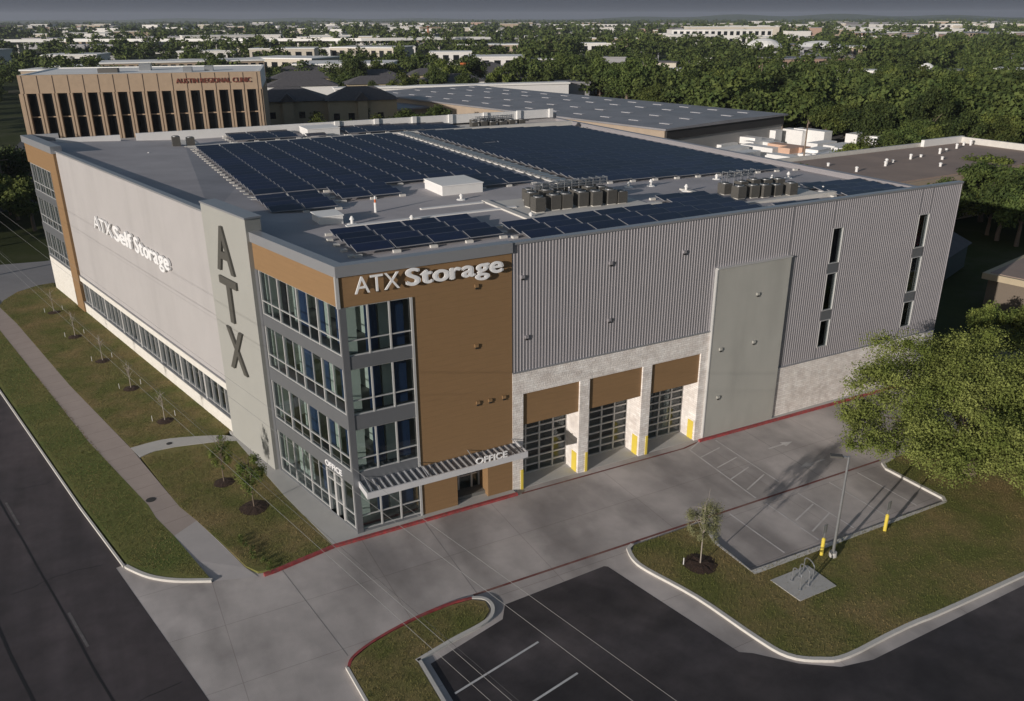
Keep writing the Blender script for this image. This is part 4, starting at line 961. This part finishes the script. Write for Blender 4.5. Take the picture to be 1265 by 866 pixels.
# warehouse
wh = empty('warehouse', (82.3, 82.0, 0), R(12), label='long low tan warehouse with a wide grey metal roof dotted with skylights', cat='building')
m_ = MB()
m_.box(0, .3, 0, 13, 0, 6.6); m_.box(0, .3, 16, 23, 0, 6.6); m_.box(0, .3, 27, 40, 0, 6.6); m_.box(0, .3, 48, 100, 0, 6.6)
m_.box(0, .3, 13, 16, 4.6, 6.6); m_.box(0, .3, 23, 27, 4.6, 6.6); m_.box(0, .3, 40, 48, 5, 6.6); m_.box(0, 36, 99.7, 100, 0, 6.6); m_.box(35.7, 36, 0, 100, 0, 6.6); m_.build('wall', tan, wh)
m_ = MB(); m_.box(.3, 35.7, -.3, .0, 5.0, 6.59); m_.build('eave_shade_band', mat('eave_shade_black', (.03, .028, .028), .8), wh); m_ = MB(); m_.box(.3, 35.7, .05, .3, 0, 5.0); m_.build('dock_wall', mat('dock_grey', (.30, .29, .28), .9), wh)  # black band puts the shadow below the roof edge into the colour
m_ = MB(); m_.hexa([(-.5, -.6, 6.6), (36.5, -.6, 6.6), (36.5, 100.5, 6.6), (-.5, 100.5, 6.6), (-.5, -.6, 6.9), (36.5, -.6, 6.9), (36.5, 100.5, 6.9), (-.5, 100.5, 6.9)])
m_.hexa([(-.5, -.6, 6.9), (36.5, -.6, 6.9), (36.5, 100.5, 6.9), (-.5, 100.5, 6.9), (17.9, -.6, 7.2), (18.1, -.6, 7.2), (18.1, 100.5, 7.2), (17.9, 100.5, 7.2)]); m_.build('roof', groof, wh)
k_ = MB(); k_.box(-.5, .5, -1.2, 1.2, 0, .08)
sk = k_.build('skylight', mat('skylight_plastic', (.45, .45, .47), .6), wh); n_ = 0
for i, xx in enumerate((5, 13, 23, 31)):
    for j in range(13):
        o = sk if n_ == 0 else sk.copy()
        if n_: COL.objects.link(o); o.parent = wh
        n_ += 1; zz = 6.92 + .3 * (xx + .5) / 18.4 if xx < 18 else 6.92 + .3 * (36.5 - xx) / 18.4
        o.location = (xx, 4 + j * 7.4 + (i % 2) * 2, zz)
m_ = MB(); 
for yy in (6, 12, 30, 36): m_.m(orange).box(-2.4, -.1, yy, yy + 1.0, 2.5, 5.5)
wx = empty('warehouse_annex', (58.5, 150, 0), R(12), label='lower grey-roofed annex with orange doorways at the far left end of the warehouse', cat='building')
m_ = MB(); m_.box(0, 22, 0, 30, 0, 5.2); m_.build('wall', tan, wx); m_ = MB(); m_.box(-1, 23, -1, 31, 5.2, 5.6); m_.build('roof', groof, wx)
m_ = MB(); m_.box(3, 5, -.1, .05, 0, 4); m_.box(9, 11, -.1, .05, 0, 4); m_.box(16, 18, -.1, .05, 0, 4); m_.build('door', orange, wx)
# trailers
def trailer(x, y, rz, L_, body, stripe, label, grp=None, h=3.2):
    r_ = empty('trailer', (x, y, ZP), rz, label=label, cat='trailer', group=grp)
    m_ = MB(); m_.box(0, L_, 0, 2.4, .9, h + .3); m_.build('body', body, r_)
    m_ = MB(); m_.box(L_ * .1, L_ * .9, -.02, -.0, 1.7, 2.2); m_.build('stripe', stripe, r_)
    m_ = MB()
    for a in (.22, .3, .78, .86): m_.tube((L_ * a, .1, .45), (L_ * a, .5, .45), .45, None, 12); m_.tube((L_ * a, 1.9, .45), (L_ * a, 2.3, .45), .45, None, 12)
    m_.build('wheel', hvacd, r_)
lbs = {0: 'white trailer parked in the packed yard right of the warehouse', 1: 'white trailer with a blue stripe in the yard right of the warehouse', 2: 'salmon and white trailer in the yard right of the warehouse'}
salmon = mat('salmon_paint', (.55, .36, .26), .6)
blue = mat('blue_stripe', (.10, .14, .28), .5)
for i, (x_, y_) in enumerate([(97.3, 90.2), (97, 85.3), (96.8, 80.6), (97.1, 75.9), (98.8, 72.7), (101.1, 69.3), (104.9, 68.3), (92, 83), (91, 78), (90, 73), (92, 69), (96, 66.5), (101, 77), (103, 81), (106, 77), (108, 81), (108.5, 86), (103, 88), (112.6, 81.6), (112.7, 77.7), (109, 72), (113, 70), (103.5, 73), (107, 90), (112, 92), (94, 64), (98, 62), (103, 63), (88, 66), (90, 62), (107, 66), (110, 64), (86, 61)]):
    k = 2 if i in (12, 14) else (1 if i in (4, 5, 10) else 0)
    trailer(x_, y_ - 6, R(random.choice([8, 12, 16, 98, 104])), random.uniform(4.5, 7.5), white if k != 2 else salmon, {0: galv, 1: blue, 2: white}[k], lbs[k], 'trailers in the yard, ' + ('plain', 'striped', 'orange')[k], h=random.uniform(2.4, 3.6))
for i, (x_, y_) in enumerate([(117, 93), (120, 90), (121.5, 86), (122.8, 81), (123, 76), (123, 71)]):
    trailer(x_ + random.uniform(-1, 1), y_ - 5, R(random.choice([96, 104, 12])), random.uniform(5, 8), white, galv, 'tall white trailer in the row at the far end of the yard', 'tall trailers at the yard end', h=random.uniform(3.2, 4.2))
# brown flat roof building
bb = empty('flat_roof_building', (77, 31.4, 0), R(2), label='low building with a wide flat brown roof beyond the right end of the storage building', cat='building')
m_ = MB(); m_.box(0, 41, 0, 18.5, 0, 5.8); m_.build('wall', tan, bb)
m_ = MB(); m_.box(.5, 40.5, .5, 18, 5.8, 6.0); m_.build('roof', broof, bb)
m_ = MB(); m_.box(-.1, 41.1, 18.2, 18.7, 5.8, 6.5); m_.box(-.1, .4, 0, 18.2, 5.8, 6.3); m_.box(40.6, 41.1, 0, 18.2, 5.8, 6.9); m_.build('parapet', curbm, bb)
m_ = MB(); m_.box(31.2, 41.2, 17.6, 18.15, 5.8, 7.0); m_.build('raised_parapet', white, bb)
for x_, y_, s_ in ((4, 8, .9), (4.5, 13, .6), (11, 9, .9), (12.5, 10, 1.0), (14.5, 10.5, .5), (19, 11, 1.0), (22, 11.5, .5), (22.5, 8.5, .6), (27, 12, 1.1), (30, 13, .6), (34, 14, 1.0), (38, 15.5, .7), (39, 15, 1.2), (17, 5, .7)):
    m_ = MB(); s_ *= .75; m_.tube((x_, y_, 6.0), (x_, y_, 6.0 + s_ * .75), .17, .17, 8); m_.tube((x_, y_, 6 + s_ * .75), (x_, y_, 6.0 + s_), .26, .16, 8); m_.build('roof_vent', white, bb)
lb = empty('low_flat_building', (60.9, 7.3, 0), R(-78), label='low building with a cream fascia half hidden by the big oak at the right edge', cat='building')
m_ = MB(); m_.box(0, 22, .5, 13, 0, 2.9); m_.build('wall', mat('low_wall', (.16, .13, .10), .9), lb); m_ = MB(); m_.box(-.4, 22.4, 0, 13.5, 2.9, 3.45); m_.build('fascia', housew, lb); m_ = MB(); m_.box(.1, 22, .4, 13, 3.45, 3.5); m_.build('roof', broof, lb)
sh = empty('garden_shed', (64, 14, 0), R(20), label='dark shaded low shed in the shadow behind the storage building', cat='building')
m_ = MB(); m_.box(0, 9, 0, 6, 0, 2.6); m_.build('wall', mat('shed_wall', (.10, .12, .12), .9), sh); m_ = MB(); m_.hexa([(-.3, -.3, 2.6), (9.3, -.3, 2.6), (9.3, 6.3, 2.6), (-.3, 6.3, 2.6), (-.3, 2.9, 4), (9.3, 2.9, 4), (9.3, 3.1, 4), (-.3, 3.1, 4)]); m_.build('roof', shingle, sh)
# houses / apartments with hip roofs
def hip_house(x, y, rz, L_, D, h, label, grp=None, wallm=housew, roof_h=2.6, detail=True):
    r_ = empty('apartment_house', (x, y, 0), rz, label=label, cat='house', group=grp)
    m_ = MB(); m_.box(0, L_, 0, D, 0, h); m_.build('wall', wallm, r_)
    m_ = MB(); m_.hexa([(-.6, -.6, h), (L_ + .6, -.6, h), (L_ + .6, D + .6, h), (-.6, D + .6, h), (D * .45, D * .48, h + roof_h), (L_ - D * .45, D * .48, h + roof_h), (L_ - D * .45, D * .52, h + roof_h), (D * .45, D * .52, h + roof_h)]); m_.build('roof', shingle, r_)
    if detail:
        for fl_ in range(2):
            for k in range(int(L_ / 3.2)):
                m_ = MB(); m_.box(1 + k * 3.2, 2.3 + k * 3.2, -.04, .02, 1 + fl_ * 2.9, 2.4 + fl_ * 2.9); m_.build('window', dglass, r_)
        m_ = MB(); m_.box(L_ * .42, L_ * .56, -1.2, 0, 0, h); m_.build('porch', wallm, r_)
        m_ = MB(); m_.hexa([(L_ * .38, -1.6, h), (L_ * .6, -1.6, h), (L_ * .6, 2.5, h), (L_ * .38, 2.5, h), (L_ * .485, -1.6, h + 1.7), (L_ * .495, -1.6, h + 1.7), (L_ * .495, 2.5, h + 1.7), (L_ * .485, 2.5, h + 1.7)]); m_.build('porch_roof', shingle, r_)
hip_house(43, 150, R(-14), 15, 10, 8.0, 'two storey tan house with a dark hip roof right of the clinic')
hip_house(28, 160, R(-14), 17, 13, 7.6, 'dark roofed apartment house just behind the tan house by the clinic')
k = 0
for i in range(5):
    for j in range(3):
        x_ = 48 + i * 24 + j * 9; y_ = 232 + j * 34 - i * 3
        hip_house(x_, y_, R(-12), 21, 11, 5.5, 'grey roofed apartment block in the estate between clinic and woods', 'apartment estate between clinic and woods', housew if (i + j) % 2 else white, 2.2, False)
def block(x, y, rz, L_, D, h, wallm, roofm_, label, grp=None, name='distant_building', windows=0, slots=None):
    r_ = empty(name, (x, y, 0), rz, label=label, cat='building', group=grp)
    m_ = MB(); m_.box(0, L_, 0, D, 0, h); m_.build('wall', wallm, r_); m_ = MB(); m_.box(-.4, L_ + .4, -.4, D + .4, h, h + .5); m_.build('roof', roofm_, r_)
    if windows:
        m_ = MB(); m_.box(.25 * L_ / slots, .8 * L_ / slots, -.15, .02, 0, h / windows * .55); w0 = m_.build('window', dglass, r_)
        for fl_ in range(windows):
            for q in range(slots):
                w1 = w0 if fl_ + q == 0 else w0.copy()
                if fl_ + q: COL.objects.link(w1); w1.parent = r_
                w1.location = (q * L_ / slots, 0, (fl_ + .3) * h / windows)
    return r_
block(-8, 262, R(-8), 52, 26, 8, farcol[1], wroof, 'long white roofed hall directly behind the clinic roof', windows=1, slots=22)
block(100, 790, R(-2), 62, 22, 10.5, farcol[1], wroof, 'white block with a grid of dark window bays beyond the elevated highway', windows=1, slots=14)
block(8, 330, R(-6), 60, 20, 9, farcol[4], wroof, 'tan hall with rows of small windows behind the clinic', windows=2, slots=20)
block(61, 205, R(-12), 70, 4, 6, white, wroof, 'long thin white roofed building slanting in front of the woods')
# elevated highway
hw = empty('elevated_highway', (0, 0, 0), label='pale elevated highway crossing the far left background', cat='bridge')
m_ = MB(); ap, bp_ = (-260, 840), (260, 470); hp = [(-330, 800), (-37, 724), (60, 668), (132, 606), (173, 512)]
hp = [(-330, 800), (-130, 750), (0, 712), (132, 640), (200, 600), (300, 590)]
ribbon(m_, hp, -6, 6, 9.3, 10.0); m_.build('deck', curbm, hw)
m_ = MB(); ribbon(m_, hp, -6.2, -6, 9.1, 10.8); ribbon(m_, hp, 6, 6.2, 9.1, 10.8); m_.build('barrier', wroof, hw)
for i in range(len(hp) - 1):
    for t_ in np.arange(0, 1, .2):
        p = Vector(hp[i]).lerp(Vector(hp[i + 1]), t_); m_ = MB(); m_.tube((p.x, p.y, ZP), (p.x, p.y, 9.3), 1.0, 1.0, 8); m_.build('pier', curbm, hw)
# tents and domes
def dome(x, y, r_, h, label):
    m_ = MB(); n = 18; rings = 6
    for i in range(rings):
        a0, a1 = i / rings * PI / 2, (i + 1) / rings * PI / 2
        for k in range(n):
            t0, t1 = 2 * PI * k / n, 2 * PI * (k + 1) / n
            P = [(r_ * math.cos(a) * math.cos(t), r_ * math.cos(a) * math.sin(t), h * math.sin(a)) for a, t in ((a0, t0), (a0, t1), (a1, t1), (a1, t0))]
            m_.face(P if i < rings - 1 else P[:3])
    o = m_.build('fabric_dome', wroof, fix=False); o.location = (x, y, 0); tag(o, label, 'dome')
dome(400, 392, 15, 12, 'rounded white dome hall in the distant trees, the left of two'); dome(428, 372, 21, 10.5, 'wide low white dome hall in the distant trees, the right of two')
dome(300, 196, 4.5, 7.5, 'small white domed roof alone in the right woods')
for i, (x_, y_) in enumerate([(160, 205), (166, 198), (172, 192), (178, 187)]):
    m_ = MB(); 
    for k in range(4):
        a = [(-3, -3), (3, -3), (3, 3), (-3, 3)]; p, q = a[k], a[(k + 1) % 4]; m_.face([(*p, 3), (*q, 3), (0, 0, 6.5)]); m_.face([(*p, 0), (*q, 0), (*q, 3), (*p, 3)])
    o = m_.build('white_tent', white); o.location = (x_, y_, 0); tag(o, 'white peaked tent beside the orange shed behind the warehouse roof', 'tent', 'white tents behind the warehouse')
block(150, 206, R(-35), 7, 6, 5, orange, orange, 'orange shed left of the white tents behind the warehouse')
block(182, 178, R(-40), 20, 8, 3.5, farcol[4], farcol[4], 'low tan shed right of the white tents behind the warehouse')
block(164, 132, R(-52), 18, 12, 5, farcol[1], farcol[1], 'white box building behind the warehouse right of the tan shed', windows=1, slots=4)
block(178, 118, R(-52), 16, 9, 5, farcol[3], groof, 'rust framed shed behind the right part of the warehouse roof', windows=1, slots=4)
# orange/white pylon sign, tower crane, telegraph poles
py_ = empty('pylon_sign', (128, 262, 0), R(-20), label='orange and white pylon sign standing before the woods behind the warehouse', cat='sign')
m_ = MB(); m_.box(-1.8, 1.8, -.4, .4, 6.8, 9.2); m_.build('orange_panel', orange, py_); m_ = MB(); m_.box(-1.7, 1.7, -.35, .35, 2.6, 6.8); m_.build('white_panel', white, py_); m_ = MB(); m_.box(-.6, .6, -.3, .3, 0, 2.6); m_.build('post', galv, py_)
cr_ = empty('tower_crane', (331, 786, 0), label='small orange tower crane in the distant city', cat='crane')
m_ = MB(); m_.box(-.8, .8, -.8, .8, 0, 17); m_.build('mast', mat('crane_orange', (.50, .24, .14), .7), cr_); m_ = MB(); m_.box(-9, 14, -.8, .8, 15, 16.4); m_.build('jib', farcol[4], cr_); m_ = MB(); m_.box(-9, -6, -1.2, 1.2, 13, 15); m_.build('counterweight', curbm, cr_)
for (x_, y_, h_, lb_) in ((150, 82, 11, 'wooden utility pole with crossarm at the right edge of the trailer yard'), (96, 63, 9, 'wooden utility pole in the hedge in front of the trailers'), (178, 160, 12, 'utility pole behind the warehouse in front of the woods'), (-18, 96, 8, 'short pole at the left corner behind the storage building')): upole(x_, y_, h_, lb_)
upole(-22.6, 62.0, 10.5, 'utility pole at the far end of the street wires'); upole(6.5, -72, 10.5, 'utility pole at the near end of the street wires')
for (wx_, wy_, an_, i_) in wood_spots:
    kk = i_ % 4; block(wx_, wy_, an_ - PI / 2 + random.uniform(-.3, .3), random.uniform(9, 20), random.uniform(8, 12), random.uniform(4, 6.5), farcol[(1, 0, 4, 2)[kk]], (wroof, shingle, wroof, groof)[kk], ('white house in a clearing of the right woods', 'cream house with a dark roof in the right woods', 'tan house with a pale roof in the right woods', 'grey shed in a clearing of the right woods')[kk], 'houses in the right woods, ' + ('white', 'cream', 'tan', 'grey')[kk])
# distant city
kinds = [(0, wroof, 'cream walled low building with a pale roof in the distant city'), (1, wroof, 'white low building in the distant city'), (2, groof, 'grey low building with a grey roof in the distant city'), (3, groof, 'brick red apartment building in the distant city'), (4, wroof, 'tan low building with a white roof in the distant city')]
pl_ = []
while len(pl_) < 270:
    t_ = random.uniform(-.62, .6); dd = 330 + 2600 * random.random() ** 1.1
    if t_ > .0 and dd < 540 and random.random() < .93: continue
    if t_ > .3 and dd < 800 and random.random() < .8: continue
    ang = YAW - t_; x_ = CAM[0] + dd * math.cos(ang); y_ = CAM[1] + dd * math.sin(ang)
    if any((x_ - p[0]) ** 2 + (y_ - p[1]) ** 2 < 42 ** 2 for p in pl_): continue
    pl_.append((x_, y_, dd))
for x_, y_, dd in pl_:
    kk = random.choices(range(5), (2, 4, 2, 1, 2))[0]; wm, rm_, lb_ = kinds[kk]; big = dd > 900
    L_ = random.uniform(14, 36) * (1 + dd / 2200); D = random.uniform(12, 25) * (1 + dd / 2500); h = random.uniform(4.5, 8) * (1 + (dd / 4000))
    block(x_, y_, YAW - PI / 2 + random.uniform(-.35, .35), L_, D, h, farcol[wm], rm_, lb_, 'distant city, ' + lb_.split(' in the')[0], windows=1 if dd < 900 else 0, slots=max(3, int(L_ / 5)))
for (x_, y_, L_, D, h, wm, lb_) in ((980, 1080, 100, 30, 11, 1, 'long white building on the right of the distant city'), (1180, 950, 150, 60, 12, 1, 'very long white hall at the right edge of the distant city'), (640, 760, 100, 40, 14, 0, 'cream slab with a tower at the middle right horizon'), (520, 640, 95, 30, 13, 1, 'long white office slab above the domes'),
                                 (900, 1500, 130, 60, 11, 1, 'longest white hall near the middle horizon')):
    block(x_, y_, R(-28), L_, D, h, farcol[wm], wroof, lb_, windows=2 if wm == 1 and h < 14 else 0, slots=16)
for i in range(8):
    block(640 + (i % 4) * 36 + (i // 4) * 30, 500 - (i % 4) * 34 + (i // 4) * 60, R(-38 + i * 3), 20, 14, 10, farcol[3] if i % 3 else farcol[4], groof, 'red brick apartment block of the estate at the right horizon' if i % 3 else 'tan apartment block of the estate at the right horizon', 'apartments at the right horizon, ' + ('red' if i % 3 else 'tan'), windows=3, slots=6)

# far-left ridge
hl = MB(); 
for (t0, t1, dist, hh) in ((.0, .62, 7000, 44), (-.65, .1, 8000, 30), (.25, .62, 5200, 22)):
    P0 = []; n = 40
    for i in range(n + 1):
        an = YAW - (t0 + (t1 - t0) * i / n); P0.append((CAM[0] + dist * math.cos(an), CAM[1] + dist * math.sin(an), hh * math.sin(PI * i / n) * (.8 + .2 * math.sin(i * .9)), CAM[0] + (dist - 900) * math.cos(an), CAM[1] + (dist - 900) * math.sin(an)))
    for p, q in zip(P0[:-1], P0[1:]): hl.face([(p[3], p[4], -.2), (q[3], q[4], -.2), (q[0], q[1], q[2]), (p[0], p[1], p[2])])
struct(hl.build('hills', leafD, fix=False))

# ------------------------------------------------------------------ haze
if HAZE := True:
    hz = MB(); hz.box(-2500, 8800, -300, 9000, -1.5, 75); ho = hz.build('haze', None); ho.data.materials.clear()
    hm = bpy.data.materials.new('haze_air'); hm.use_nodes = True; N = hm.node_tree.nodes; L = hm.node_tree.links; N.remove(N['Principled BSDF'])
    pv = N.new('ShaderNodeVolumePrincipled'); pv.inputs['Density'].default_value = .00010; pv.inputs['Color'].default_value = (.82, .88, 1, 1); pv.inputs['Anisotropy'].default_value = .2
    L.new(pv.outputs[0], N['Material Output'].inputs['Volume']); ho.data.materials.append(hm); tag(ho, 'thin pale haze over the distant city', 'haze', kind='stuff')

# ------------------------------------------------------------------ light, sky, camera
SUN_AZ = math.atan2(-.35, -.937); SUN_EL = R(11.8)
sd = Vector((math.cos(SUN_AZ) * math.cos(SUN_EL), math.sin(SUN_AZ) * math.cos(SUN_EL), math.sin(SUN_EL)))
su = bpy.data.lights.new('sun', 'SUN'); su.energy = 4.5; su.angle = R(.5); su.color = (1, .92, .85)
so = bpy.data.objects.new('sun', su); COL.objects.link(so); so.rotation_euler = sd.to_track_quat('Z', 'Y').to_euler()
wd = bpy.data.worlds.new('World'); S.world = wd; wd.use_nodes = True; N = wd.node_tree.nodes; L = wd.node_tree.links
bg = N['Background']; bg.inputs['Strength'].default_value = .085
sk = N.new('ShaderNodeTexSky'); sk.sky_type = 'NISHITA'; sk.sun_disc = False; sk.sun_elevation = SUN_EL; sk.sun_rotation = PI / 2 - SUN_AZ
sk.air_density = 1; sk.dust_density = 1.2; sk.ozone_density = 1
# slate-grey tint added to the low sky all round, darkening the horizon band
tc = N.new('ShaderNodeTexCoord'); sp2 = N.new('ShaderNodeSeparateXYZ'); L.new(tc.outputs['Generated'], sp2.inputs[0])
mr = N.new('ShaderNodeMapRange'); mr.inputs['From Min'].default_value = .05; mr.inputs['From Max'].default_value = .22; mr.inputs['To Min'].default_value = 1; mr.inputs['To Max'].default_value = 0; L.new(sp2.outputs[2], mr.inputs['Value'])
mx = N.new('ShaderNodeMix'); mx.data_type = 'RGBA'; mx.inputs[7].default_value = (.92, 1.02, 1.30, 1)
L.new(mr.outputs[0], mx.inputs[0]); L.new(sk.outputs[0], mx.inputs[6]); L.new(mx.outputs[2], bg.inputs['Color'])
cd = bpy.data.cameras.new('camera'); co_ = bpy.data.objects.new('camera', cd); COL.objects.link(co_); S.camera = co_
cd.sensor_fit = 'HORIZONTAL'; cd.sensor_width = 36; cd.lens = 36 * FPX / 1265; cd.clip_start = .5; cd.clip_end = 20000
fw = Vector((math.cos(PITCH) * math.cos(YAW), math.cos(PITCH) * math.sin(YAW), -math.sin(PITCH))); rt = Vector((math.sin(YAW), -math.cos(YAW), 0)); up = rt.cross(fw)
c, s_ = math.cos(ROLL), math.sin(ROLL); rt2 = rt * c + up * s_; up2 = -rt * s_ + up * c
M = Matrix((rt2, up2, -fw)).transposed().to_4x4(); M.translation = Vector(CAM); co_.matrix_world = M
S.view_settings.view_transform = 'Standard'; S.view_settings.look = 'None'; S.view_settings.gamma = 1; S.view_settings.exposure = -.2
S.render.engine = 'CYCLES'
S.cycles.max_bounces = 8; S.cycles.transparent_max_bounces = 12; S.cycles.volume_bounces = 0
